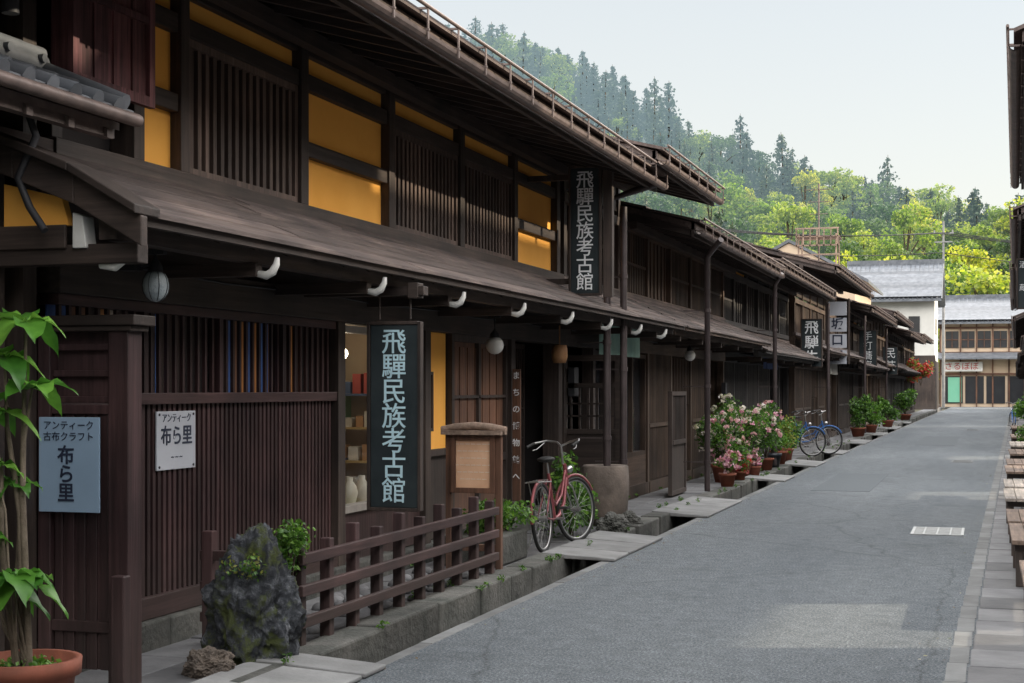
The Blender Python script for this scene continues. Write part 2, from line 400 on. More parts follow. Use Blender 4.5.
# ------------------------------------------------------------------ B1 main house
P=empty('wooden_merchant_house',(WL,12,0))
a=MB(XL); a.box(-9.5,-1.6,7.2,17.6,0,4.1)
for yy in (7.15,17.53): a.box(-9.5,-.12,yy,yy+.1,0,4.3)
a.box(-1.6,-.12,7.25,10.9,0.0,2.1); a.box(-1.6,-.12,13.0,15.55,0,2.1); a.box(-1.6,-.12,7.25,17.55,2.3,4.2)
a.done('wall_core',DARKIN,P)
a=MB(XL)
for y,w in ((7.2,.1),(8.05,.12),(8.6,.11),(10.38,.13),(12.13,.14),(13.97,.13),(15.74,.12),(17.45,.14)):
    a.box(-.12,.05,y-w/2,y+w/2,2.97,4.45)
for y,w in ((10.99,.14),(12.93,.14),(15.53,.14),(17.42,.16)):
    a.box(-.12,.08,y-w/2,y+w/2,.0,2.12)
a.done('posts',W_Z,P,.006)
a=MB(XL)
a.box(-.12,.1,7.15,17.6,2.12,2.34); a.box(-.12,-.02,7.15,17.6,2.34,2.86); a.box(-.12,.08,7.15,17.6,2.86,2.965)
segs=[(8.11,8.545),(8.655,10.315),(10.445,12.06),(12.2,13.905),(14.035,15.68),(15.8,17.38)]
for s0,s1 in segs:
    a.box(-.1,.03,s0,s1,3.85,3.97); a.box(-.1,.02,s0,s1,4.11,4.4)
for s0,s1 in (segs[0],segs[2],segs[5]): a.box(-.1,.03,s0,s1,3.345,3.46)
a.done('beams',W_Y,P,.006)
a=MB(XL)
for s0,s1 in (segs[0],segs[2],segs[5]):
    a.box(-.1,-.03,s0,s1,2.965,3.345); a.box(-.1,-.03,s0,s1,3.46,3.85)
for s0,s1 in segs: a.box(-.1,-.03,s0,s1,3.97,4.11)
a.box(-.1,-.02,13.0,13.66,1.0,2.12)
a.done('ochre_plaster_panels',YEL,P)
a=MB(XL)
for s0,s1 in (segs[1],segs[3],segs[4]):
    frame(a,-.07,.02,s0,s1,2.968,3.847,.05); lattice(a,-.04,.045,s0+.05,s1-.05,3.0,3.81,.098,.048)
    a.box(-.08,-.045,s0+.05,s1-.05,3.22,3.25); a.box(-.08,-.045,s0+.05,s1-.05,3.56,3.59)
a.done('upper_window_lattices',wood('sunbleached_lattice',(.085,.062,.054),'z',dust=False),P)
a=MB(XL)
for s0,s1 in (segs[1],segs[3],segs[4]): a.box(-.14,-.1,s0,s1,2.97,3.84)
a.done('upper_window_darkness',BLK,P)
a=MB(XL); a.box(-.03,.075,7.2,10.92,.2,.33); a.box(-.03,.07,7.2,10.92,1.5,1.57); a.box(-.1,.06,7.2,10.92,2.06,2.12)
a.done('lattice_rails',RED_Y,P,.004)
a=MB(XL)
a.box(-.05,0,7.2,10.92,.33,1.5); lattice(a,0,.03,7.22,10.9,.33,1.5,.062,.034); lattice(a,.0,.022,7.22,10.9,1.57,2.06,.095,.026)
for y in (8.1,9.05,10.0): a.box(-.03,.05,y,y+.05,1.57,2.06)
a.done('lattice_slats',RED_Z,P)
a=MB(XL); y=7.22
while y<10.9:
    w=R.uniform(.03,.16); e=min(10.9,y+w); a.box(-.04,-.03,y,e-.002,1.57,2.06); y=e
a.done('curtain_strips',STRIP,P)
a=MB(XL); y=7.15
while y<17.6:
    e=min(17.6,y+R.uniform(.8,1.3)); a.box(-.3,.12,y,e-.01,0,.2+R.uniform(-.01,.01)); y=e
a.done('foundation_stones',STONE2,P,.015)
a=MB(XL); a.box(-.1,.02,11.06,12.86,.2,.6); a.done('window_apron',RED_Z,P)
a=MB(XL); frame(a,-.06,.05,11.06,12.86,.6,2.1,.055)
a.box(-.04,.03,11.92,11.96,.66,2.04)
a.done('shop_window_frame',surf('window_frame_pale',(.34,.31,.28),(.24,.22,.2),8,.5),P)
a=MB(XL); a.add([(-.015,11.1,.65),(-.015,12.83,.65),(-.015,12.83,2.05),(-.015,11.1,2.05)],[(0,1,2,3)]); a.done('shop_window_glass',GLASS,P)
a=MB(XL); a.box(-.95,-.9,11,12.9,.2,2.3,0); a.box(-.9,-.1,11.0,11.04,.2,2.3,0); a.box(-.9,-.1,12.84,12.88,.2,2.3,0); a.box(-.9,-.1,11.04,12.84,.55,.6,0); a.box(-.9,-.1,11.04,12.84,2.15,2.2,0)
a.done('shop_interior',surf('warm_interior',(.50,.40,.30),(.40,.31,.22),1,.9),P)
a=MB(XL)
for z in (.95,1.3,1.65): a.box(-.9,-.6,11.1,12.8,z,z+.02)
for z in (.6,.97,1.32,1.67):
    y=11.12
    while y<12.7:
        w=R.uniform(.06,.2); h=R.uniform(.08,.25); u=R.uniform(-.88,-.75); a.box(u,u+.12,y,y+w,z+.002,z+h); y+=w+R.uniform(.01,.08)
for z in (.6,.95,1.25,1.55):
    u=-.88
    while u<-.25:
        w=R.uniform(.05,.13); h=R.uniform(.08,.22); a.box(u,u+w,12.6,12.72,z,z+h); u+=w+R.uniform(.01,.05)
    a.box(-.9,-.2,12.55,12.8,z-.02,z-.002)
for k in range(6): y=11.2+k*.27; a.lathe((-.3,y,.6),[(.05,0),(.075,.1),(.06,.16),(.03,.2),(.03,.24)],12)
a.done('shop_goods',GOODS,P)
a=MB(XL); a.ell((-.4,11.4,1.84),(.035,.035,.035)); a.ell((-.45,12.2,1.9),(.05,.05,.05)); a.done('shop_lamps',GLOW,P)
a=MB(XL); a.box(-.1,-.0,13.0,13.66,.2,1.0); a.box(-.1,.04,13.0,13.66,.97,1.03); frame(a,-.05,.03,13.02,13.2,1.2,1.75,.03); a.done('lower_boards',W_Z,P)
a=MB(XL); a.box(-.08,-.01,13.7,15.46,.2,2.12)
lattice(a,-.01,.015,13.76,15.4,.9,2.0,.21,.2); a.done('brown_board_wall',BRN_Z,P)
a=MB(XL); frame(a,-.02,.04,13.68,15.46,.2,2.12,.07); a.box(-.02,.04,13.75,15.39,.84,.92); a.box(-.02,.035,14.5,14.56,.2,2.05); a.box(-.02,.035,13.75,15.39,1.5,1.53); a.done('board_wall_frame',W_Z,P)
a=MB(XL); frame(a,-.4,-.34,15.6,17.34,.1,2.12,.06); lattice(a,-.38,.03,15.66,17.28,.7,2.06,.08,.028); a.box(-.4,-.36,15.66,17.28,.16,.7); a.box(-.41,-.34,16.44,16.5,.1,2.1)
for z in (1.0,1.35,1.7): a.box(-.39,-.34,15.66,17.28,z,z+.02)
a.done('entrance_sliding_doors',W_Z,P)
a=MB(XL); a.box(-.46,-.42,15.6,17.34,.1,2.12); a.done('entrance_dark',DARKIN,P)
mainroof(P,XL,4.5,17.6,1.2,3.93)
pentroof(P,XL,6.6,17.75,first=6.45+1.68,step=1.68)
a=MB(XL)
pts=[(-.1,2.93),(.25,2.80),(.6,2.66),(.98,2.44)]
for (u0,z0),(u1,z1) in zip(pts,pts[1:]): a.slab(u0,z0,u1,z1,.15,6.52,6.58)
for (u0,z0),(u1,z1) in zip(pts,pts[1:]): a.slab(u0,z0+.05,u1,z1+.05,.045,6.46,6.7)
a.box(0,.9,6.62,6.72,2.22,2.32); a.box(-.1,.04,6.55,6.75,0,2.9); a.box(.04,.5,6.6,6.62,2.3,2.42)
a.done('barge_board',W_X,P,.006)
a=MB(XL); a.hexa([(.12,6.63,2.42),(.50,6.63,2.42),(.50,6.68,2.42),(.12,6.68,2.42),(.12,6.63,2.64),(.46,6.63,2.56),(.46,6.68,2.56),(.12,6.68,2.64)]); a.done('gable_plaster',YEL,P)
a=MB(XL); a.hexa([(.54,6.6,2.3),(.62,6.6,2.3),(.62,6.7,2.3),(.54,6.7,2.3),(.54,6.6,2.48),(.6,6.6,2.46),(.6,6.7,2.46),(.54,6.7,2.48)])
a.tube([(.66,6.67,2.22),(.74,6.67,2.21),(.80,6.67,2.25),(.82,6.67,2.31)],[.022,.028,.026,.014],8); a.done('white_beam_end',WHT,P,.008)
a=MB(XL); a.box(-.1,.15,7.15,7.98,3.3,4.3); lattice(a,.15,.012,7.17,7.96,3.32,4.3,.16,.15); frame(a,.15,.19,7.14,7.99,3.26,4.35,.06); a.box(.15,.185,7.2,7.93,3.75,3.79)
a.done('shutter_box',wood('faded_red_boards',(.13,.055,.06),'z',rough=.75,contrast=.8,dust=False),P)

P=empty('neighbour_house',(WL,2,0))
a=MB(XL); a.box(-9,-.1,-6,7.1,0,4.2); a.done('wall_core',W_Z,P)
a=MB(XL)
for y in (-5.9,-4,-2.2,-.4,1.4,3.2,5.0,6.95): a.box(-.12,.05,y-.06,y+.06,0,4.4)
for s in (-5.8,-3.9,-2.1,-.3,1.5,3.3,5.1): lattice(a,-.08,.06,s,s+1.6,.3,2.0,.1,.045); lattice(a,-.08,.06,s,s+1.6,3.4,4.0,.1,.045)
a.done('posts_and_lattice',W_Z,P)
mainroof(P,XL,-6,4.45,1.2,3.93)
def tiled(P,xf,y0,y1,u0,z0,u1,z1,pitch=.24):
    a=MB(xf); a.slab(u0,z0,u1,z1,.05,y0,y1,0)
    n=int((y1-y0)/pitch); L=u1-u0
    for i in range(n+1):
        y=y0+.05+i*(y1-y0-.1)/n
        k=max(2,int(abs(L)/.2))
        for j in range(k):
            f0=j/k; f1=(j+1.08)/k
            a.tube([(u0+L*f0,y,z0+(z1-z0)*f0+.012),(u0+L*min(f1,1.02),y,z0+(z1-z0)*min(f1,1.02)+.024)],[.042,.05],8)
            a.slab(u0+L*f0,z0+(z1-z0)*f0+.012,u0+L*min(f1,1.),z0+(z1-z0)*min(f1,1.)+.022,.02,y+.04,y+pitch-.04)
    a.done('roof_tiles',TILE,P)
tiled(P,XL,3.0,7.05,.0,3.28,.55,3.06,.2)
a=MB(XL); a.tube([(.03,3.0,3.34),(.03,7.08,3.34)],.06,10); a.tube([(.03,3.0,3.40),(.03,7.08,3.40)],.04,10)
for k in range(14): a.tube([(-.02,3.1+k*.3,3.36),(.11,3.1+k*.3,3.36)],.025,8)
a.tube([(.0,7.06,3.34),(.56,7.06,3.11)],.045,10)
a.done('ridge_tiles',TILE,P)
a=MB(XL); a.slab(0,3.22,.53,3.0,.04,3.0,7.05); a.tube([(.60,3,3.02),(.60,7.12,3.02)],.035,10); a.box(.44,.5,3,7.05,2.92,2.98)
for k in range(12): a.slab(0,3.17,.52,2.96,.05,3.1+k*.35,3.15+k*.35)
a.done('pent_frame_and_gutter',METAL,P)
m=MB(); m.tube([(-4.72,6.6,4.4),(-4.72,6.6,3.5)],.045,10); m.tube([(-4.55,6.5,2.98),(-4.5,6.5,2.85),(-4.62,6.52,2.65),(-4.55,6.52,2.5),(-4.45,6.5,2.38)],.02,8); m.done('drain_pipe',CABLE)

P=empty('wing_wall',(-4.6,7.1,0))
a=MB()
a.box(-4.42,-4.30,7.02,7.16,0,1.93); a.box(-4.86,-4.78,7.03,7.15,0,1.93); a.box(-4.78,-4.42,7.07,7.12,.1,1.5)
for i in range(5): a.box(-4.77+i*.07,-4.72+i*.07,7.055,7.07,.1,1.49)
for z in (1.52,1.66,1.80,): a.box(-4.78,-4.42,7.06,7.12,z,z+.035)
a.box(-4.78,-4.42,7.1,7.12,1.55,1.93)
a.box(-4.78,-4.42,7.04,7.15,1.46,1.51); a.box(-4.78,-4.42,7.04,7.15,.3,.36)
a.done('wing_boards',RED_Z,P,.005)
a=MB(); a.box(-4.9,-4.24,6.98,7.2,1.93,1.985); a.box(-4.88,-4.27,7.0,7.18,1.90,1.93); a.done('wing_cap',W_X,P,.006)
a=MB(); a.box(-4.35,-4.27,6.93,7.0,0,.62); a.done('wing_foot',RED_Z,P,.008)
P=empty('antique_shop_sign',(-4.64,7.0,1.2))
a=MB(); a.box(-4.83,-4.46,7.0,7.012,.94,1.445); a.done('plate',SIGNBL,P,.003)
text("アンティーク\n古布クラフト",(-4.645,6.996,1.425),.052,'-y',LETD,P,.001,1.15); text(vert("布ら里"),(-4.66,6.996,1.29),.105,'-y',LETD,P,.001,.95,bold=.002)
P=empty('shop_wall_sign',(-4.82,8.48,1.3))
a=MB(XL); a.box(.035,.047,8.25,8.73,1.09,1.455); a.done('plate',SIGNWH,P,.003)
a=MB(XL)
for yy in (8.28,8.70):
    for z in (1.11,1.435): a.tube([(.047,yy,z),(.052,yy,z)],.008,8)
a.done('screws',CABLE,P)
text("アンティーク",(WL+.05,8.49,1.44),.06,'+x',LETD,P,.001); text("布ら里",(WL+.05,8.49,1.36),.13,'+x',LETD,P,.001,bold=.002); text("~ ~ ~",(WL+.05,8.49,1.2),.06,'+x',LETD,P,.001)
# ------------------------------------------------------------------ other left houses
rg=random.Random(5)
def XLo(off):
    return lambda p:(WL+off+p[0]+dl(p[1]),p[1],p[2])
generic('wooden_townhouse',XLo(0),17.75,20.75,4.12,1.33,rg,white=True,ry0=16.9)
generic('wooden_townhouse',XLo(.0),20.85,29.6,3.72,1.05,rg,wz=V_Z,wy=V_Y)
generic('wooden_townhouse',XLo(-.1),29.7,40.3,3.9,1.1,rg,wz=U_Z,wy=U_Y,pz=-.12)
generic('wooden_townhouse',XLo(.05),40.4,51.5,4.6,1.1,rg,wz=V_Z,wy=V_Y,pz=.12)
generic('wooden_townhouse',XLo(.1),51.6,63,4.1,1.1,rg,pz=-.1)
generic('wooden_townhouse',XLo(.0),63.1,76,4.5,1.2,rg,wz=V_Z,wy=V_Y,pz=.1)
generic('wooden_townhouse',XLo(.1),76.1,90,4.1,1.1,rg,wz=U_Z,wy=U_Y)
generic('wooden_townhouse',XLo(.0),90.1,104,4.5,1.1,rg)
rr=random.Random(9)
for s0,s1,z,off,pe in ((-14,-2.1,4.5,.9,False),(-2,10.35,4.5,.9,False),(13.8,23.2,4.5,.33,False),(26.6,36.0,4.4,.3,True),(39.4,52,4.5,.25,True),(52.1,66,4.8,.2,True),(69,82,4.5,.2,True),(82.1,100,4.7,.2,True),(100.1,122,4.6,.2,True)):
    generic('wooden_townhouse',XRo(off),s0,s1,z,1.0,rr,depth=-6.0,pent=pe,slope=.45)
def block(name,x0,x1,y0,y1,z,zr,wall,roofm=TILE):
    P=empty(name,((x0+x1)/2,(y0+y1)/2,0)); a=MB(); a.box(x0,x1,y0,y1,0,z); xm=(x0+x1)/2
    a.hexa([(x0,y0,z),(x1,y0,z),(x1,y1,z),(x0,y1,z),(xm-.05,y0,zr),(xm+.05,y0,zr),(xm+.05,y1,zr),(xm-.05,y1,zr)]); a.done('walls',wall,P)
    a=MB(); sl=(zr-z)/((x1-x0)/2)
    a.slab(xm,zr+.2,x1+.6,z+.2-sl*.6,.15,y0-.1,y1+.1); a.slab(x0-.6,z+.2-sl*.6,xm,zr+.2,.15,y0-.1,y1+.1)
    a.done('roof',roofm,P); return P
ys=-16
for g in (10.4,23.4,36.1,66.1):
    block('added_shade_house',9.0,13.7,ys,g+1.9,6.9,9.3,WPL); ys=g+6.2  # unseen row, added so its height keeps the left facades in shade
block('added_shade_house',9.0,13.7,ys,124,6.9,9.3,WPL)
P=empty('added_sun_stop',(11,14,5))
a=MB()
for g,zz in ((10.4,4.85),(23.4,4.7),(36.1,4.6)): a.box(10.9,11.3,g+1.8,g+6.3,zz,9.5)  # added boxes across the gaps; their undersides limit the sun strips on the road
a.done('sun_stop_boxes',WPL,P)
# ------------------------------------------------------------------ end of the street
def endhouse(name,x0,x1,y0,y1,z,zr,wall):
    P=empty(name,((x0+x1)/2,y0,0)); a=MB(); a.box(x0,x1,y0,y1,0,z); ym=(y0+y1)/2
    a.hexa([(x0,y0,z),(x1,y0,z),(x1,y1,z),(x0,y1,z),(x0,ym-.05,zr),(x1,ym-.05,zr),(x1,ym+.05,zr),(x0,ym+.05,zr)]); a.done('walls',wall,P)
    sl=(zr-z)/(ym-y0)
    for sgn in (-1,1):
        def tf(p,sgn=sgn): return (p[1],ym+sgn*p[0],p[2])
        t=MB(tf); L=ym-y0+.8; zz=z+.2-sl*.8
        t.slab(0,zr+.2,L,zz,.14,x0-.5,x1+.5)
        n=int((x1-x0+1)/.33)
        for i in range(n+1):
            x=x0-.5+i*(x1-x0+1)/n; t.tube([(0,x,zr+.22),(L,x,zz+.02)],.07,6)
        for j in range(12): t.slab(L*j/12,zr+.25-(zr-zz)*j/12,L*(j+1)/12,zr+.21-(zr-zz)*(j+1)/12+.03,.03,x0-.5,x1+.5)
        t.done('roof_tiles',TILE,P)
    a=MB(); a.box(x0-.6,x1+.6,ym-.2,ym+.2,zr+.15,zr+.5); a.done('ridge',TILE,P)
    return P
P=endhouse('white_storehouse',-9.6,-3.55,116,124,8.4,10.9,WPL)
a=MB(); 
for x in (-8.6,-7.0,-5.4): a.box(x,x+.8,115.93,116,5.6,6.9)
a.box(-3.56,-3.50,118,119.2,5.6,6.8); a.done('windows',DGL,P)
a=MB(); a.box(-9.6,-3.5,115.9,115.99,0,4.0); a.box(-3.57,-3.48,116,124,0,3.6); a.done('board_wainscot',W_Z,P)
P=endhouse('corner_shop',-3.7,4.5,134,142,7.3,9.2,BEI)
a=MB()
for x in (-3.2,-1.9,-.6,.7,2.0,3.2): a.box(x,x+1.05,133.93,134,5.0,6.4)
for x in (-3.3,-1.6,.1,1.8): a.box(x,x+1.5,133.93,134,.3,2.6)
a.done('windows',DGL,P)
a=MB()
for x in (-3.7,-2.05,-.75,.55,1.85,3.1,4.35): a.box(x,x+.12,133.85,133.99,0,7.2)
for z in (2.7,4.5,6.6): a.box(-3.7,4.5,133.84,133.98,z,z+.16)
for x in (-3.2,-1.9,-.6,.7,2.0,3.2): a.box(x+.5,x+.56,133.86,133.93,5.0,6.4); a.box(x,x+1.05,133.86,133.93,5.65,5.71)
a.done('timber_frame',BRN_Z,P)
a=MB(); a.hexa([(-3.9,132.6,4.0),(4.6,132.6,4.0),(4.6,134,4.5),(-3.9,134,4.5),(-3.9,132.6,4.12),(4.6,132.6,4.12),(4.6,134,4.65),(-3.9,134,4.65)]); a.done('shop_awning_roof',TILE,P)
a=MB(); a.box(-3.5,-.2,133.5,133.6,3.0,3.8); a.done('shop_signboard',WHT,P)
text("さるぼぼ",(-1.9,133.48,3.75),.7,'-y',surf('lettering_red',(.5,.04,.03),None,5,.5),P,.005)
a=MB(); a.box(-3.0,-1.9,133.9,133.92,.4,2.5); a.done('poster_panel',surf('green_panel',(.2,.5,.35),(.15,.45,.3),1,.6),P)
block('beige_house',-11.5,-5.6,70,80,6.6,8.2,BEI,TILE)
block('corner_house',-16,-5.0,146,158,6.5,8.6,BEI); block('corner_house',6,16,132,146,6.0,8.4,WPL)

P=empty('tv_antenna',(-5.2,50.5,5.5)); a=MB()
a.tube([(-5.2,50.5,4.6),(-5.2,50.5,8.3)],.03,6)
for z,w in ((8.1,.45),(7.7,.35),(7.3,.3)): a.tube([(-5.2-w,50.5,z),(-5.2+w,50.5,z)],.012,5)
for i in range(7): a.tube([(-5.2-.45+i*.15,50.3,8.1),(-5.2-.45+i*.15,50.7,8.1)],.01,5)
a.done('mast',METAL,P)
a=MB()
for x in (-5.8,-4.6):
    for y in (50,51): a.tube([(x,y,4.7),(x,y,6.6)],.03,6)
for i in range(9): a.box(-5.9,-4.5,49.9+i*.14,49.97+i*.14,6.5,6.53)
for z in (5.9,6.2,6.75,): a.box(-5.9,-4.5,49.9,49.94,z,z+.05)
for i in range(7): a.box(-5.88+i*.22,-5.84+i*.22,49.9,49.93,6.2,6.75)
a.done('drying_deck',GREYW,P)
P=empty('utility_pole',(-3.2,127,0)); a=MB(); a.tube([(-3.2,127,0),(-3.2,127,15)],[.14,.08],10); a.box(-4.0,-2.4,126.9,127.0,14,14.1); a.box(-3.9,-2.5,126.9,127.0,13.3,13.4)
for x in (-3.9,-3.2,-2.5): a.tube([(x,126.95,14.1),(x,126.95,14.3)],.06,8)
a.done('pole',CONC,P)
def sag(m,p,q,s,r=.02):
    p=Vector(p);q=Vector(q); m.tube([p.lerp(q,t/10)-Vector((0,0,s*4*(t/10)*(1-t/10))) for t in range(11)],r,5)
a=MB(); 
for dx,z in ((-.7,14.1),(0,14.1),(.7,14.1),(0,12.5)):
    sag(a,(-3.2+dx,127,z),(-28+dx,118,z+1.2),.8,.035); sag(a,(-3.2+dx,127,z),(22,134,z-.5),1,.035)
a.done('overhead_cables',CABLE)
a=MB()
for (s0,s1) in ((7.3,17.5),(17.8,29.5),(29.7,40)):
    a.tube([(-4.79,s0+(s1-s0)*t/12,2.30+.012*math.sin(t*2.1)) for t in range(13)],.008,5)
a.box(-4.86,-4.78,17.9,18.1,1.5,1.85); a.box(-4.86,-4.78,29.2,29.42,1.3,1.7)
a.done('facade_wiring',CABLE)
# ------------------------------------------------------------------ ground, road
a=MB(); a.add([(-1500,-300,-.4),(1500,-300,-.4),(1500,165,-.4),(-1500,165,-.4)],[(0,1,2,3)]); 
a.add([(-1500,165,-.4),(1500,165,-.4),(1500,2600,-.4),(-1500,2600,-.4)],[(0,1,2,3)]); a.done('ground',GRD)
def Lx(y): return -3.3+dl(y)
a=MB(); yy=[-30+i*3 for i in range(61)]
for p,q in zip(yy,yy[1:]):
    a.hexa([(Lx(p),p,-.39),(edge(p),p,-.39),(edge(q),q,-.39),(Lx(q),q,-.39),(Lx(p),p,0),(edge(p),p,0),(edge(q),q,0),(Lx(q),q,0)])
a.box(-60,60,150.01,156,-.39,0)
a.done('road',ASPH)
a=MB(); y=-10
while y<112:
    e=y+R.uniform(.7,1.2); a.box(-3.30-.09+dl(y),-3.301+dl(y),y,e-.006,-.38,.003+R.uniform(-.004,.003)); 
    y=e
a.done('gutter_lip',LIP,None,.006)
a=MB(); y=-10
while y<112:
    e=y+R.uniform(.5,1.1); w=R.uniform(-.02,.02); a.box(-3.98+dl(y)+w,-3.72+dl(y)+w,y,e-.015,-.38,.05+R.uniform(-.012,.012)); y=e
a.done('kerb_stones',STONE2,None,.018)
a=MB(); a.box(-3.74,-3.38,-10,112,-.39,-.33); a.done('ditch_bed',WET)
a=MB(); y=-10
while y<130:
    e=y+R.uniform(.6,1.1); a.box(-4.79+dl(y),-4.41+dl(y),y,e-.012,-.38,.03+R.uniform(-.006,.006)); a.box(-4.4+dl(y),-3.995+dl(y),y,e-.02,-.38,.025+R.uniform(-.006,.006)); y=e
a.done('pavement',STONE,None,.012)
a=MB()
for s0,s1 in ((5.5,7.7),(7.72,8.05),(13.6,14.2),(14.23,15.8),(18.5,19.9),(19.92,21.3),(26,27.5),(31,33),(37,39),(44,47),(52,55),(60,64),(70,73)):
    n=max(1,round((s1-s0)/.7))
    for i in range(n):
        p=s0+i*(s1-s0)/n; q=s0+(i+1)*(s1-s0)/n-.015; h=.07+R.uniform(-.01,.01)
        a.hexa([(-3.95,p,.02),(-3.25,p,.004),(-3.25,q,.004),(-3.95,q,.02),(-3.95,p,h),(-3.25,p,.03),(-3.25,q,.03),(-3.95,q,h)])
a.done('ditch_cover_slabs',CONC,None,.008)
a=MB(); y=-12
while y<125:
    e=y+.6; x=edge(y); a.box(x+.002,x+.32,y,e-.012,-.38,.02+R.uniform(-.003,.006)); a.box(x+.335,x+1.35,y,e-.012,-.38,.035+R.uniform(-.008,.008)); y=e
a.done('pavement',STONE,None,.01)
a=MB(); y=-10
while y<125:
    x=edge(y); a.box(x-.12,x-.01,y,y+.592,.0005,.004); y+=.6
a.done('drain_strip',LIP)
def sheet(name,x0,x1,y0,y1,m,z=.004): a=MB(); a.box(x0,x1,y0,y1,.0005,z); return a.done(name,m)
P=empty('drain_grating',(-.5,17.6,0)); a=MB()
x0,x1,p0,p1=-.78,-.22,17.1,18.0
a.box(x0,x0+.03,p0,p1,.0,.012); a.box(x1-.03,x1,p0,p1,0,.012)
for i in range(16): yv=p0+i*(p1-p0-.03)/15; a.box(x0+.03,x1-.03,yv,yv+.03,.0,.011)
for k in range(3): a.box(x0+.13+k*.14,x0+.145+k*.14,p0,p1,.002,.0125)
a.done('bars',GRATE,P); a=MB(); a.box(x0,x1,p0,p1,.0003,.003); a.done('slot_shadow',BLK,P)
for y in (34,60): 
    a=MB(); a.box(-.7,-.25,y,y+1.0,.0005,.006)
    for k in range(5): a.box(-.66,-.29,y+.1+k*.18,y+.16+k*.18,.0055,.009)
    a.done('manhole_cover',LIP)
PATCH=surf('asphalt_patch',(.135,.152,.166),(.09,.105,.117),60,.85,bmp=.6,bscale=90,bd=.008)
sheet('road_repair_patch',-2.6,-1.7,24,29,PATCH); sheet('road_repair_patch',-1.9,-.8,44,52,PATCH)
# fallen leaves and grit gathered along the road edges
a=MB()
for k in range(260):
    y=R.uniform(7,40); x=(-3.28+abs(R.gauss(0,.12))) if R.random()<.6 else edge(y)-.12-abs(R.gauss(0,.1))
    a.leaf((x,y,.008),R.uniform(.015,.035),R,R.choice([0,1]),up=6,asp=.6)
a.done('fallen_leaves',[surf('dry_leaf',(.22,.15,.07),(.12,.08,.04),20,.9),leafmat('fresh_petal',[(.20,.22,.06),(.4,.35,.3)],.2,obj=False)])

# ------------------------------------------------------------------ fence, rock etc
P=empty('low_wooden_fence',(-3.95,10.2,0)); a=MB()
for i in range(10):
    y=8.36+i*.41; h=.72 if i%2==0 else .66
    a.box(-3.985,-3.915,y-.035,y+.035,.04,h)
a.box(-4.6,-4.53,8.35,8.42,.03,.72)
a.done('fence_posts',RED_Z,P,.006)
a=MB()
for z in (.16,.35,.54): a.box(-3.925,-3.885,8.28,12.12,z,z+.065); a.box(-4.62,-3.99,8.36,8.4,z,z+.06)
a.done('fence_rails',RED_Y,P,.005)
def rock(name,c,r,seed,mat=ROCK):
    import bmesh
    bm=bmesh.new(); bmesh.ops.create_icosphere(bm,subdivisions=6,radius=1)
    for v in bm.verts:
        n=v.co.normalized(); k=1+.30*noise.noise(n*1.2+Vector((seed,0,0)))+.28*noise.noise(n*2.4+Vector((0,seed,0)))-.22*abs(noise.noise(n*5+Vector((seed,seed,0))))+.08*noise.noise(n*12)+.03*noise.noise(n*30)
        q=n*k
        v.co=Vector((q.x*r[0],q.y*r[1],q.z*r[2]))+Vector(c)
    me=bpy.data.meshes.new(name); bm.to_mesh(me); bm.free(); me.materials.append(mat)
    for p in me.polygons: p.use_smooth=True
    o=bpy.data.objects.new(name,me); COL.objects.link(o); return o
rock('mossy_garden_rock',(-4.02,7.9,.32),(.26,.25,.42),5.3)
rock('small_rock',(-4.06,7.45,.08),(.14,.12,.09),8.2,surf('brown_rock',(.26,.21,.17),(.07,.06,.055),12,.9,bmp=1,bd=.03))
a=MB()
for k in range(90):
    y=R.uniform(8.6,12.2); x=R.uniform(-4.6,-4.05); r=R.uniform(.03,.07); a.ell((x,y,.04),(r,r*1.2,r*.7),8)
a.done('river_stones',STONE,None)
LEAF_D=leafmat('leaf_dark',[(.025,.06,.014),(.05,.11,.024),(.08,.16,.035)],.3,obj=False)
LEAF_B=leafmat('leaf_bright',[(.05,.13,.022),(.10,.22,.035),(.17,.30,.05)],.35,obj=False)
LEAF_Y=leafmat('leaf_yellow',[(.18,.18,.04),(.26,.26,.06)],.35,obj=False)
FLW=leafmat('petals_pink',[(.50,.14,.30),(.70,.38,.5),(.75,.55,.62)],.3,obj=False)
FLW2=leafmat('petals_white',[(.60,.52,.56),(.75,.68,.70)],.3,obj=False)
FLR=leafmat('petals_red',[(.5,.03,.04),(.6,.08,.07)],.3,obj=False)
def shrub(name,c,r,n,size,mats,rng,clumps=7,stem=True,flowers=None,nf=0):
    a=MB(); nm_=len(mats); tot=list(mats)+[BARK]+(flowers or [])
    for k in range(clumps):
        d=(rng.uniform(-.6,.6),rng.uniform(-.6,.6),rng.uniform(-.5,.6))
        cc=(c[0]+d[0]*r[0],c[1]+d[1]*r[1],c[2]+d[2]*r[2])
        a.cloud(cc,(r[0]*.5,r[1]*.5,r[2]*.5),n//clumps,size,rng,mis=list(range(nm_)),shell=.3)
        if flowers:
            for q in range(nf//clumps):
                dd=Vector((rng.gauss(0,1),rng.gauss(0,1)-.3,rng.gauss(0,1)+.4)).normalized()
                a.cloud((cc[0]+dd.x*r[0]*.5,cc[1]+dd.y*r[1]*.5,cc[2]+dd.z*r[2]*.5),(.05,.05,.04),12,.05,rng,mi=nm_+1+(k+q)%len(flowers) if rng.random()<.4 else nm_+1+k%len(flowers),shell=.5,asp=.9)
        if stem: a.tube([(c[0],c[1],c[2]-r[2]),(c[0]+d[0]*r[0]*.4,c[1]+d[1]*r[1]*.4,c[2]-r[2]*.3),cc],[.012,.008,.004],5,nm_)
    return a.done(name,tot)
shrub('small_shrub',(-3.93,8.2,.62),(.22,.2,.2),1000,.035,[LEAF_B,LEAF_B,LEAF_D],R)
shrub('rock_moss_plant',(-3.97,7.76,.56),(.16,.16,.15),300,.028,[LEAF_B,LEAF_D,LEAF_Y],R,stem=False)
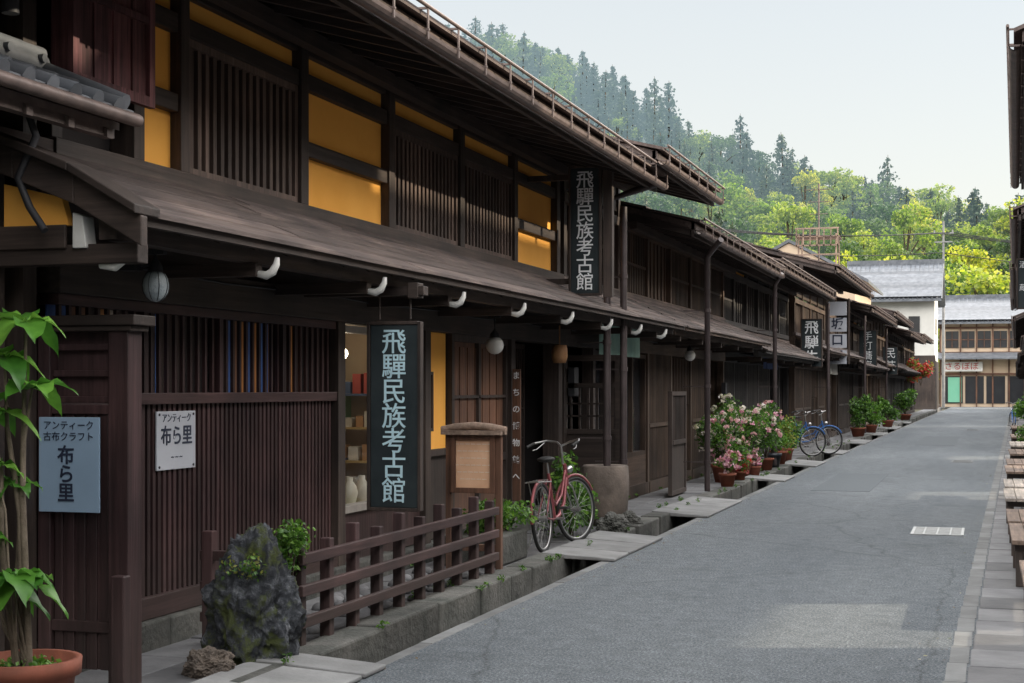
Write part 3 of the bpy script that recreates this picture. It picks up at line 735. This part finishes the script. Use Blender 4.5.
def pot(mb,c,r,h,mi=0,soil=1):
    mb.lathe(c,[(.001,0),(r*.68,0),(r*.92,h*.82),(r*1.02,h*.82),(r*1.04,h),(r*.9,h),(r*.86,h*.86),(.001,h*.86)],24,mi)
    mb.lathe((c[0],c[1],c[2]+h*.87),[(r*.86,0),(r*.4,.01),(.001,.015)],16,soil)
P=empty('potted_large_leaf_plant',(-4.08,5.8,0)); a=MB(); pot(a,(-4.07,5.8,.0),.235,.40); a.done('terracotta_pot',[TERRA,SOIL],P)
a=MB()
tips=[(-4.10,5.85,1.90),(-4.07,5.85,1.60),(-4.22,5.75,1.48),(-4.20,5.75,1.26),(-4.17,5.85,1.18),(-4.04,5.68,.78),(-4.2,5.8,.70),(-4.18,5.8,1.74),(-4.02,5.72,.74),(-4.24,5.7,1.05),(-4.2,5.7,.95)]
for i,t in enumerate(tips):
    b0=(-4.08+.03*math.cos(i*2.1),5.8+.03*math.sin(i*2.1),.34)
    mid=((b0[0]+t[0])/2+R.uniform(-.06,.03),(b0[1]+t[1])/2+R.uniform(-.03,.03),(b0[2]+t[2])/2)
    m2=((mid[0]+t[0])/2+R.uniform(-.03,.03),(mid[1]+t[1])/2,(mid[2]+t[2])/2+.03)
    big=t[2]>1.3
    a.tube([b0,mid,m2,t],[.017 if big else .009,.014 if big else .006,.010 if big else .005,.005],8)
a.done('stems',surf('pale_bark',(.20,.16,.12),(.09,.07,.05),9,.85,bmp=.6),P)
m,nt,b=nm('palmate_leaf'); g=N(nt,'ShaderNodeNewGeometry')
col=ramp(nt,g.outputs['Random Per Island'],[(0,(.04,.14,.02)),(.6,(.09,.25,.035)),(1,(.17,.36,.06))])
col=mixc(nt,1,col,ramp(nt,noi(nt,14,4),[(.3,(.7,.75,.7)),(.7,(1.25,1.2,1))]),'MULTIPLY')
nt.links.new(col,b.inputs['Base Color']); b.inputs['Roughness'].default_value=.38
tr=N(nt,'ShaderNodeBsdfTranslucent'); nt.links.new(col,tr.inputs[0]); mx=N(nt,'ShaderNodeMixShader'); mx.inputs[0].default_value=.35
nt.links.new(b.outputs[0],mx.inputs[1]); nt.links.new(tr.outputs[0],mx.inputs[2]); nt.links.new(mx.outputs[0],nt.nodes['Material Output'].inputs[0])
PALM=m
def leaflet(mb,o,d,L,Wd,droop):
    d=Vector(d).normalized(); side=d.cross(Vector((0,0,1))).normalized(); up=side.cross(d)
    n=9; vs=[];fs=[]
    for i in range(n+1):
        t=i/n; w=Wd*math.sin(math.pi*min(1,t**.75*1.0))**.8*(1 if t<.999 else 0)+.001
        if t<.12: w=.004+w*.3
        p=Vector(o)+d*L*t-Vector((0,0,1))*droop*t*t*L
        wob=.012*math.sin(t*14)
        vs+= [p-side*w+up*(w*.35+wob),p-side*w*.5+up*w*.15,p,p+side*w*.5+up*w*.15,p+side*w+up*(w*.35-wob)]
    for i in range(n):
        for j in range(4): k=i*5+j; fs.append((k,k+1,k+6,k+5))
    mb.add(vs,fs,0,True)
a=MB()
for i,t in enumerate(tips):
    k=R.choice([5,6,6]); ph=R.random()*6
    for j in range(k):
        an=ph+j*6.283/k+R.uniform(-.15,.15); L=R.uniform(.17,.26)*(1 if t[2]>.9 else .9)
        if t[2]<1.35 and t[2]>.9: L*=.65
        leaflet(a,t,(math.cos(an),math.sin(an),R.uniform(-.2,.5)),L,L*.31,R.uniform(.25,.9))
a.done('leaves',PALM,P)
a=MB(); a.cloud((-4.07,5.8,.36),(.2,.2,.04),300,.03,R); a.done('ground_cover',LEAF_B,P)
a=MB()
for k in range(80):
    y=R.uniform(7.6,45); x=R.choice([-3.99,-3.72,-4.78])+R.uniform(-.02,.02); h=R.uniform(.03,.09)
    a.cloud((x,y,.05+h*.4),(.04,.06,h*.6),26,.035,R,mis=[0,1],shell=.2,asp=.35)
a.done('weeds',[LEAF_B,LEAF_D])

# ------------------------------------------------------------------ signs & lamps
def hangsign(name,xc,y,w,z0,z1,body,size,matl,t=.04,fr=True,bold=.0,fill=.95):
    P=empty(name,(xc,y,(z0+z1)/2)); a=MB(); a.box(xc-w/2,xc+w/2,y-t/2,y+t/2,z0,z1); a.done('board',SIGNBK,P,.006)
    if fr:
        a=MB(); a.box(xc-w/2-.025,xc-w/2,y-t/2-.012,y+t/2+.012,z0-.02,z1+.02); a.box(xc+w/2,xc+w/2+.025,y-t/2-.012,y+t/2+.012,z0-.02,z1+.02)
        a.box(xc-w/2,xc+w/2,y-t/2-.01,y+t/2+.01,z1,z1+.025); a.box(xc-w/2,xc+w/2,y-t/2-.01,y+t/2+.01,z0-.025,z0); a.done('board_frame',W_Z,P,.004)
    n=len(body); H=(z1-z0)*fill; st=H/n
    for i,ch in enumerate(body):
        text(ch,(xc,y-t/2-.002,z1-(z1-z0)*(1-fill)/2-st*i-st*.02),size,'-y',matl,P,.003,1,bold=bold)
    return P
P=hangsign('museum_hanging_sign',-4.1,10.3,.37,.73,2.06,"飛驒民族考古館",.195,LETT,bold=.0012)
a=MB(); a.box(-4.9,-3.86,10.25,10.35,2.27,2.335); a.box(-3.98,-3.9,10.24,10.36,2.25,2.36)
for x in (-4.22,-3.98): a.tube([(x,10.3,2.1),(x,10.3,2.28)],.008,6)
a.done('hanging_beam',W_X,P,.004)
P=hangsign('museum_eave_sign',-4.2,16.2,.32,2.64,4.02,"飛驒民族考古館",.205,LETW,bold=.0012)
a=MB(); a.box(-4.0,-3.9,16.2,16.3,2.6,4.05); a.box(-4.9,-4.39,16.22,16.28,3.9,3.96); a.box(-4.9,-4.39,16.22,16.28,2.75,2.81); a.done('sign_bracket',W_Z,P)
P=empty('door_side_sign',(-4.8,15.6,1.2)); a=MB(); a.box(-4.80,-4.71,15.42,15.45,.4,1.8); a.done('board',BRN_Z,P,.004); text(vert("まちの博物館へ"),(-4.755,15.417,1.77),.085,'-y',LETW,P,.002,2.1,bold=.001)
P=empty('information_board',(-4.2,12.35,0)); a=MB()
a.box(-4.44,-4.39,12.33,12.39,0,1.22); a.box(-3.99,-3.94,12.33,12.39,0,1.22); a.box(-4.39,-3.99,12.34,12.38,.2,.26); 
a.done('legs',BRN_Z,P,.004)
a=MB(); framex(a,-4.39,-3.99,12.31,12.37,.70,1.2,.045); a.done('board_frame',BRN_Z,P,.004)
a=MB(); a.box(-4.345,-4.035,12.335,12.35,.745,1.155); a.done('notice_panel',surf('notice_panel',(.78,.50,.33),(.62,.36,.22),5,.3),P)
a=MB(); a.tube([(-4.48,12.35,1.235),(-4.35,12.35,1.262),(-4.19,12.35,1.275),(-4.03,12.35,1.262),(-3.9,12.35,1.235)],.035,8); a.box(-4.46,-3.92,12.26,12.44,1.2,1.235); a.done('board_cap',GREYW,P)
PL=surf('print_light',(.88,.8,.7),None,9,.5)
for r_ in range(6): text("ーーーーーーー"[:7-(r_%3)],(-4.19,12.333,1.14-r_*.06),.05,'-y',PL,P,.0005)
def globe(name,c,r,top,mat=FROST,rz=None):
    P=empty(name,c); a=MB(); a.ell(c,(r,r,rz or r)); a.done('shade',mat,P)
    a=MB(); a.lathe((c[0],c[1],c[2]+(rz or r)*.8),[(r*.55,0),(r*.5,.04),(r*.2,.07),(.008,.09)],14); a.tube([(c[0],c[1],c[2]+(rz or r)),(c[0],c[1],top)],.007,6)
    a.box(c[0]-.06,c[0]+.06,c[1]-.02,c[1]+.02,top-.01,top+.02); a.done('fitting',CABLE,P); return P
P=globe('hanging_lantern',(-4.33,7.35,2.16),.072,2.34,rz=.09)
a=MB(); a.tube([(-4.45,7.3,2.36),(-4.45,7.3,2.26),(-4.33,7.34,2.27)],.012,6); a.box(-4.5,-4.4,7.26,7.34,2.24,2.36)
for k in range(8):
    an=k*math.pi/4; a.tube([(-4.33+.074*math.sin(t)*math.cos(an),7.35+.074*math.sin(t)*math.sin(an),2.16+.092*math.cos(t)) for t in [i*math.pi/8 for i in range(1,8)]],.002,4)
a.done('bracket',CABLE,P)
globe('globe_lamp',(-4.6,14.2,2.02),.09,2.3,WHT)
globe('globe_lamp',(-4.5,24.0,2.12),.09,2.35,WHT)
P=empty('wooden_barrel_lantern',(-4.55,16.4,2.0)); a=MB(); a.lathe((-4.55,16.4,1.88),[(.001,0),(.07,0),(.09,.06),(.092,.12),(.08,.2),(.001,.2)],16); a.tube([(-4.55,16.4,2.08),(-4.55,16.4,2.3)],.008,6); a.done('barrel',surf('barrel_wood',(.35,.18,.08),(.25,.12,.05),9,.6),P)
def noren(s_start,n_,mat,x=-4.58):
    P=empty('noren_curtain',(x,s_start+1,2.2)); a=MB(); a.tube([(x,s_start-.05,2.5),(x,s_start+n_*.47,2.5)],.015,8,1)
    for k in range(n_):
        s0=s_start+k*.47; n=10; vs=[];fs=[]
        for i in range(n+1):
            for z in (2.49,2.25,2.02): vs.append((x+.02*math.sin(i*1.3+k)*(1 if z<2.4 else .2),s0+i*.045,z))
        for i in range(n):
            for j in range(2): q=i*3+j; fs.append((q,q+3,q+4,q+1))
        a.add(vs,fs,0,True)
    a.done('cloth',[mat,W_Z],P)
noren(18.35,5,NOREN); noren(33,5,NOREN2); noren(47,5,surf('white_cloth',(.5,.48,.44),None,3,.9),-4.5)
P=empty('lattice_gate',(-4.35,22.2,0)); a=MB(); frame(a,-4.35,-4.29,21.5,22.6,.05,1.55,.06); lattice(a,-4.34,.03,21.56,22.54,.8,1.5,.09,.03); a.box(-4.34,-4.31,21.56,22.54,.1,.8); a.box(-4.36,-4.28,21.56,22.54,.78,.84)
a.done('gate_leaf',W_Z,P)
P=empty('entrance_screen',(-4.6,18.0,0)); a=MB(); framex(a,-4.95,-4.2,17.9,17.96,.05,2.0,.07); 
for i in range(6): a.box(-4.84+i*.11,-4.815+i*.11,17.91,17.94,1.1,1.6)
a.box(-4.88,-4.27,17.92,17.95,.1,1.05); a.box(-4.88,-4.27,17.9,17.96,1.04,1.1); a.box(-4.88,-4.27,17.9,17.96,1.6,1.66)
for z in (1.25,1.4,): a.box(-4.88,-4.27,17.91,17.95,z,z+.02)
a.done('screen',W_X,P)
P=empty('stone_trough',(-4.15,16.9,0)); a=MB(); a.lathe((-4.15,16.9,0),[(.001,.03),(.2,.03),(.26,.2),(.28,.5),(.27,.7),(.25,.72),(.2,.7),(.19,.55),(.001,.55)],18); a.done('basin',surf('old_stone',(.20,.16,.135),(.08,.066,.056),4,.9,bmp=.9),P)
rock('ditch_stone',(-3.9,16.2,.1),(.15,.22,.13),4.4,STONE2); rock('ditch_stone',(-3.88,16.9,.08),(.16,.17,.12),6.4,STONE2)
a=MB(); a.box(-4.6,-4.05,12.6,13.5,.03,.3); a.done('stone_planter',STONE2,None,.02)
shrub('green_shrub',(-4.22,13.05,.42),(.34,.5,.24),2200,.045,[LEAF_B,LEAF_B,LEAF_D],R,9)
shrub('green_shrub',(-4.2,15.6,.5),(.27,.6,.5),1900,.06,[LEAF_D,LEAF_B],R,9)
downpipe('downpipe',-4.15,17.0,.6,3.75,-3.62,17.3); downpipe('downpipe',-4.1,17.62,.3,3.75); downpipe('downpipe',-3.85,21.9,.1,3.5,-3.6,21.6); downpipe('downpipe',-3.9,29.7,.1,3.6,-3.75,29.6); downpipe('downpipe',-3.9,40.2,.1,3.8); downpipe('downpipe',-3.8,51.5,.1,4.0); downpipe('downpipe',-3.8,63,.1,4.0)
hangsign('vertical_shop_sign',-4.25,39.5,.5,2.15,3.35,"飛騨牛",.36,LETW,bold=.004)
P=empty('square_panel_sign',(-4.1,45,3)); a=MB(); a.box(-4.45,-4.4,45,45.05,2.3,4.2); a.box(-3.8,-3.75,45,45.05,2.3,4.2); a.done('uprights',W_Z,P)
a=MB()
for k in range(4): a.box(-4.36,-3.84,45,45.06,2.3+k*.47,2.3+k*.47+.4)
a.done('panels',SIGNWH,P)
for k,ch in enumerate("屋口坂"): text(ch,(-4.1,44.99,2.69+k*.47),.36,'-y',LETD,P,.002,bold=.006)
hangsign('vertical_shop_sign',-4.1,57,.6,2.2,3.7,"手打蕎麦",.34,LETW); hangsign('vertical_shop_sign',-4.0,69,.6,2.2,3.4,"民芸",.5,LETW)
hangsign('shop_hanging_sign',.68,30,.18,3.1,4.0,"酒蔵",.14,LETW)
def potplant(name,x,y,r,h,pr,ph,mats,n,size,pm=TERRA,flowers=None,nf=0):
    P=empty(name,(x,y,0)); a=MB(); pot(a,(x,y,.03),pr,ph); a.done('pot',[pm,SOIL],P)
    o=shrub('foliage',(x,y,.03+ph+h*.5),(r,r,h*.6),n,size,mats,R,9,flowers=flowers,nf=nf); setp(o,P); return P
potplant('potted_azalea',-4.15,25.2,.48,.85,.22,.3,[LEAF_D,LEAF_B],2600,.06,TERRA,[FLW2,FLW2,FLW],90)
potplant('potted_azalea',-4.1,26.6,.52,1.05,.22,.3,[LEAF_D,LEAF_B],2600,.06,TERRA,[FLW,FLW2,FLW2],100)
potplant('potted_azalea',-4.1,28.0,.5,.9,.22,.3,[LEAF_D,LEAF_D,LEAF_B],2200,.06,GLAZE,[FLW],50)
potplant('potted_flowers',-3.9,24.0,.2,.3,.14,.22,[LEAF_B],400,.05,TERRA,[FLW],30)
potplant('potted_plant',-3.95,28.8,.3,.6,.15,.25,[LEAF_B,LEAF_D],800,.06); potplant('potted_plant',-3.95,29.8,.35,.6,.17,.3,[LEAF_B,LEAF_B],900,.06,GLAZE); potplant('potted_plant',-4.0,31,.38,.7,.18,.3,[LEAF_B,LEAF_Y],900,.06); potplant('potted_plant',-4.05,32.5,.38,.6,.18,.3,[LEAF_B,LEAF_D],900,.06)
potplant('potted_flowers',-3.92,25.4,.17,.25,.11,.18,[LEAF_B],300,.04,TERRA,[FLR],26)
potplant('potted_flowers',-3.88,26.8,.17,.25,.12,.2,[LEAF_B],300,.04,TERRA,[FLW],26)
potplant('potted_plant',-3.9,50,.5,1.0,.25,.3,[LEAF_B,LEAF_D],1200,.1); potplant('potted_plant',-3.8,54,.5,.8,.25,.3,[LEAF_B,LEAF_B],1000,.1); potplant('potted_plant',-3.7,62,.5,.9,.25,.3,[LEAF_B,LEAF_D],900,.12); potplant('potted_plant',-3.7,76,.6,1.2,.3,.3,[LEAF_B,LEAF_D],900,.15)
shrub('red_maple_tree',(-3.6,92,2.6),(.9,1.2,.9),1000,.2,[FLR,LEAF_Y],R)
PALEW=wood('pale_plank',(.46,.42,.38),'y',rough=.8,var=.4,dust=False)
for i,(yb,L,h,xo,mt) in enumerate(((10.6,1.5,.30,.30,GREYW),(12.6,1.6,.40,.22,GREYW),(14.9,1.5,.36,.18,GREYW),(17.1,1.7,.42,.14,PALEW),(19.5,1.6,.40,.12,PALEW),(22.0,1.8,.45,.12,GREYW),(24.8,1.9,.42,.12,GREYW),(28,2.2,.45,.15,GREYW),(32,2.4,.45,.15,PALEW),(37.5,2.5,.45,.15,GREYW),(44,3,.5,.15,GREYW))):
    P=empty('wooden_bench',(edge(yb)+.4,yb,0)); x=edge(yb)+xo; a=MB()
    for k in range(5): a.box(x+k*.12,x+.112+k*.12,yb,yb+L,h-.035+R.uniform(-.003,.003),h)
    a.done('seat',mt,P,.004); a=MB()
    for yy_ in (yb+.12,yb+L-.18):
        a.box(x+.02,x+.58,yy_,yy_+.06,h-.1,h-.04)
        for xx_ in (x+.03,x+.5): a.box(xx_,xx_+.06,yy_,yy_+.06,.02,h-.1)
    a.done('legs',W_Z,P,.004)
shrub('green_shrub',(1.05,42,1.1),(.35,.6,.55),1200,.09,[LEAF_B,LEAF_D],R); potplant('potted_plant',.9,35,.28,.6,.18,.3,[LEAF_B,LEAF_D],700,.06)
# ------------------------------------------------------------------ bicycles
def bicycle(name,loc,head,frame_m,steer=.25,lean=.05):
    P=empty(name,loc); M=Matrix.Translation(loc)@Matrix.Rotation(head,4,'Z')@Matrix.Rotation(lean,4,'X')
    hp=Vector((.95,0,.6)); S=Matrix.Translation(hp)@Matrix.Rotation(steer,4,'Z')@Matrix.Translation(-hp)
    f=lambda p:M@Vector(p); fs=lambda p:M@(S@Vector(p))
    for xf,cx,nm_ in ((f,0,'rear_wheel'),(fs,1.08,'front_wheel')):
        a=MB(xf); cir=lambda r,z0=.33,n=36:[(cx+r*math.cos(2*math.pi*i/n),0,z0+r*math.sin(2*math.pi*i/n)) for i in range(n)]
        a.tube(cir(.315),.018,8,0,True); a.tube(cir(.293),.010,6,1,True)
        for i in range(24):
            an=2*math.pi*i/24+.1; s_=.025 if i%2 else -.025
            a.tube([(cx+.02*math.cos(an+1),s_,.33+.02*math.sin(an+1)),(cx+.29*math.cos(an),0,.33+.29*math.sin(an))],.0018,4,1)
        a.tube([(cx,-.05,.33),(cx,.05,.33)],.022,10,1)
        arc=[(cx+.35*math.cos(t),0,.33+.35*math.sin(t)) for t in [rad(d) for d in (range(-10,200,15) if cx==0 else range(30,170,12))]]
        a.tube(arc,.016,6,2); a.tube([(cx,.04,.33),arc[-1]],.004,4,1); a.done(nm_,[RUB,CHR,frame_m],P)
    a=MB(f); bb=(.44,0,.29)
    a.tube([bb,(.30,0,.74)],.015,8); a.tube([(.93,0,.66),(.80,0,.42),(.6,0,.31),bb],.019,8); a.tube([(.91,0,.74),(.72,0,.5),(.5,0,.42),(.38,0,.48)],.014,8)
    a.tube([(.955,0,.58),(.90,0,.80)],.02,8)
    for s_ in (-.045,.045): a.tube([bb,(.2,s_,.3),(0,s_,.33)],.009,6); a.tube([(0,s_,.33),(.31,s_*.4,.68)],.008,6)
    a.done('frame',frame_m,P)
    a=MB(f); a.tube([(.30,0,.74),(.275,0,.84)],.012,8,0); a.ell((.25,0,.875),(.13,.085,.03),14,1); a.ell((.36,0,.87),(.09,.03,.022),10,1)
    for s_ in (-.06,.06): a.tube([(.25,s_*.6,.66),(-.22,s_,.68),(-.28,s_,.68)],.007,6,0); a.tube([(-.18,s_,.68),(0,s_,.33)],.006,6,0)
    for k in range(4): a.tube([(-.26+k*.11,-.06,.685),(-.26+k*.11,.06,.685)],.006,6,0)
    a.tube([(.44,-.09,.29),(.44,.09,.29)],.012,8,0); a.tube([(.44,.09,.29),(.56,.1,.18)],.009,6,0); a.tube([(.44,-.09,.29),(.32,-.1,.40)],.009,6,0)
    a.box(.51,.61,.1,.18,.165,.185,1); a.box(.27,.37,-.18,-.1,.39,.41,1)
    a.tube([(.44+.09*math.cos(t*.52),.055,.29+.09*math.sin(t*.52)) for t in range(12)],.006,5,0,True)
    a.tube([(0,.055,.36),(.44,.055,.385)],.008,5,0); a.tube([(0,.055,.29),(.44,.055,.20)],.006,5,0)
    a.tube([(.05,.07,.3),(-.03,.16,.02)],.008,6,0)
    a.done('saddle_rack_and_cranks',[CHR,RUB],P)
    a=MB(fs)
    for s_ in (-.045,.045): a.tube([(.955,s_*.5,.60),(.985,s_,.55),(1.08,s_,.33)],.009,6,0)
    a.tube([(.90,0,.80),(.885,0,.98)],.012,8,0)
    for s_ in (-1,1): 
        a.tube([(.885,0,.98),(.93,s_*.08,1.02),(.92,s_*.2,1.04),(.80,s_*.27,1.02),(.70,s_*.28,.99)],.011,8,0); a.tube([(.80,s_*.27,1.02),(.68,s_*.28,.985)],.016,8,1)
        a.tube([(.88,s_*.2,1.02),(.8,s_*.24,.96),(.74,s_*.25,.95)],.006,5,0)
    a.ell((1.0,0,.74),(.05,.04,.04),10,0)
    a.done('fork_and_handlebar',[CHR,RUB],P)
    return P
bicycle('bicycle',(-3.98,13.8,.04),rad(90),PINK,steer=-.35,lean=-.06)
bicycle('bicycle',(-4.55,36.0,.04),rad(8),BLUE,steer=.3)
bicycle('bicycle',(-4.75,34.6,.04),rad(20),BLUE,steer=.2)
bicycle('bicycle',(1.0,58,.04),rad(95),BLUE,steer=.1)

# ------------------------------------------------------------------ hill + forest
def ridgeH(x):
    k=[(-400,20),(-260,40),(-170,60),(-130,72),(-103,78),(-90,72),(-75,62),(-60,52),(-45,44),(-20,36),(0,33),(20,34),(60,40),(120,50),(300,30)]
    for (x0,h0),(x1,h1) in zip(k,k[1:]):
        if x0<=x<=x1: t=(x-x0)/(x1-x0); return h0+(h1-h0)*t
    return 20
def TH(x,y):
    t=min(1,max(0,(y-160)/170)); r=(t**1.1)*ridgeH(x*1.0)*.93
    if y>340: r-=(y-340)*.25
    return max(-.38 if y>165 else -.45, r+ 5*t*noise.noise(Vector((x*.03,y*.02,0)))+ (0 if t>0 else -.3))
a=MB(); nx=100;ny=50; vs=[];fs=[]
for j in range(ny+1):
    for i in range(nx+1):
        x=-350+i*6.6; y=155+j*7.5; vs.append((x,y,TH(x,y)))
for j in range(ny):
    for i in range(nx): q=j*(nx+1)+i; fs.append((q,q+1,q+nx+2,q+nx+1))
a.add(vs,fs,0,True)
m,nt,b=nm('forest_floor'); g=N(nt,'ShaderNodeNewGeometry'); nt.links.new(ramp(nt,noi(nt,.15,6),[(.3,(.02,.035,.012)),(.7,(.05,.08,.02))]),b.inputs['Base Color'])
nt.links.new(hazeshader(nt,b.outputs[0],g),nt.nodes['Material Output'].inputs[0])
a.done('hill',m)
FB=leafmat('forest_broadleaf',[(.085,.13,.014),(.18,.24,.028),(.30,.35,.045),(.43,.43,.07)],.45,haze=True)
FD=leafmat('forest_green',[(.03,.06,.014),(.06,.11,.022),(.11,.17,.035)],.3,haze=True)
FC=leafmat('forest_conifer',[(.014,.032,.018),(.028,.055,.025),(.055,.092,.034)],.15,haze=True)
def broad(name,mat,seed,H=11):
    rg=random.Random(seed); a=MB(); a.tube([(0,0,-1),(.1,0,H*.35),(rg.uniform(-.4,.4),rg.uniform(-.4,.4),H*.75)],[.3,.2,.06],6,1)
    for k in range(17):
        an=rg.random()*6.28; rr=rg.uniform(.3,1)*H*.33; z=H*rg.uniform(.3,.88); 
        if z>H*.75: rr*=.5
        c=(rr*math.cos(an),rr*math.sin(an),z); s_=rg.uniform(.09,.17)*H
        if k<6: a.tube([(0,0,H*.4),(c[0]*.6,c[1]*.6,z-s_*.4),c],[.12,.07,.03],5,1)
        a.cloud(c,(s_,s_,s_*.75),110,.5,rg,0,shell=.6,asp=.75)
    return a.done(name,[mat,BARK])
def conif(name,seed,H=12):
    rg=random.Random(seed); a=MB(); a.tube([(0,0,-1),(0,0,H)],[.28,.03],6,1)
    n=24; ph=rg.random()*6
    for i in range(n):
        t=i/n; z=H*(.08+.90*t); r=(H*.27)*(1-t)**.65*(.85+.3*math.sin(i*1.7+ph))+.25
        m=int(13-7*t)
        for j in range(m):
            an=rg.random()*6.28; rr=r*rg.uniform(.6,1.15)
            for q in range(4):
                f=(q+.9)/4; p=(rr*f*math.cos(an)+rg.uniform(-.2,.2),rr*f*math.sin(an)+rg.uniform(-.2,.2),z-rr*f*.2+rg.uniform(-.25,.25))
                a.leaf(p,.8*rg.uniform(.7,1.25)*(1-.3*t),rg,0,up=.9,asp=.7)
    return a.done(name,[FC,BARK])
protos_b=[broad('tree_proto',FB,s,H) for s,H in ((1,11),(2,12.5),(3,10))]+[broad('tree_proto',FD,s,H) for s,H in ((4,12),(5,11))]
protos_c=[conif('tree_proto',s,H) for s,H in ((6,11),(7,13.5),(8,10),(9,12))]
F=empty('forest',(-40,240,0))
rf=random.Random(21)
def place(src,x,y,z,s_,par):
    o=bpy.data.objects.new('tree',src.data); COL.objects.link(o); o.location=(x,y,z); o.rotation_euler=(rf.uniform(-.04,.04),rf.uniform(-.04,.04),rf.random()*6.28); w=s_*rf.uniform(.85,1.25); o.scale=(w,w,s_*rf.uniform(.85,1.15)); setp(o,par)
y=164
while y<350:
    x=-185
    while x<75:
        px=x+rf.uniform(-2.4,2.4); py=y+rf.uniform(-2.4,2.4); t=(py-160)/170
        z=TH(px,py)-.3
        nz=noise.noise(Vector((px*.022,py*.022,3.3)))
        pc=.07+.42*max(0,min(1,(t-.55)*2.4))+nz*1.0
        if px<-75: pc+=.25
        if rf.random()<pc: src=rf.choice(protos_c); s_=rf.uniform(.6,1.25)
        else: src=protos_b[rf.choice([0,1,2,0,1,2,3,4])] if nz<.15 else rf.choice(protos_b); s_=rf.uniform(.6,1.15)
        place(src,px,py,z,s_,F)
        x+=5.3
    y+=5.3
for o in protos_b+protos_c: bpy.data.objects.remove(o)
# ------------------------------------------------------------------ world & sun
EL=rad(20); AZ=rad(73)
w=bpy.data.worlds.new("World"); SC.world=w; w.use_nodes=True; nt=w.node_tree; bg=nt.nodes['Background']
s=N(nt,'ShaderNodeTexSky'); s.sky_type='NISHITA'; s.sun_disc=False; s.sun_elevation=EL; s.sun_rotation=AZ; s.dust_density=2.0; s.air_density=1.0
bg.inputs[1].default_value=.07; nt.links.new(s.outputs[0],bg.inputs[0])
tc=N(nt,'ShaderNodeTexCoord'); sp=N(nt,'ShaderNodeSeparateXYZ'); nt.links.new(tc.outputs['Generated'],sp.inputs[0])
# hazy sky plus an added glow band above view that brightens the facades
sm=ramp(nt,sp.outputs[2],[(0,(.74,.70,.61)),(.12,(.71,.69,.63)),(.26,(.64,.65,.63)),(.45,(.8,.85,.92))])
cl=ramp(nt,sp.outputs[2],[(.265,(0,0,0)),(.37,(1,1,1)),(.72,(1,1,1)),(.93,(.28,.30,.32))])
ms=N(nt,'ShaderNodeMix',data_type='RGBA',blend_type='MULTIPLY'); ms.inputs[0].default_value=1; ms.clamp_result=False
nt.links.new(cl,ms.inputs[6]); ms.inputs[7].default_value=(3.75,3.55,3.3,1)
sa=N(nt,'ShaderNodeMix',data_type='RGBA',blend_type='ADD'); sa.inputs[0].default_value=1; sa.clamp_result=False
nt.links.new(sm,sa.inputs[6]); nt.links.new(ms.outputs[2],sa.inputs[7])
bg2=N(nt,'ShaderNodeBackground'); nt.links.new(sa.outputs[2],bg2.inputs[0]); bg2.inputs[1].default_value=1.0
ad=N(nt,'ShaderNodeAddShader'); nt.links.new(bg.outputs[0],ad.inputs[0]); nt.links.new(bg2.outputs[0],ad.inputs[1]); nt.links.new(ad.outputs[0],nt.nodes['World Output'].inputs[0])
D=Vector((math.sin(AZ)*math.cos(EL),math.cos(AZ)*math.cos(EL),math.sin(EL)))
l=bpy.data.lights.new('sun','SUN'); l.energy=5.0; l.angle=rad(.5); l.color=(1,.87,.66)
lo=bpy.data.objects.new('sun',l); COL.objects.link(lo); lo.rotation_euler=D.to_track_quat('Z','Y').to_euler(); lo.location=(30,10,30)
# ------------------------------------------------------------------ camera
c=bpy.data.cameras.new('camera'); co=bpy.data.objects.new('camera',c); COL.objects.link(co); SC.camera=co
co.location=(0,0,1.6); co.rotation_euler=(rad(90),0,rad(17.3)); c.lens=53.4; c.sensor_width=36; c.shift_y=.0454; c.clip_start=.05; c.clip_end=4000
SC.view_settings.view_transform='Standard'; SC.view_settings.look='None'; SC.view_settings.exposure=0
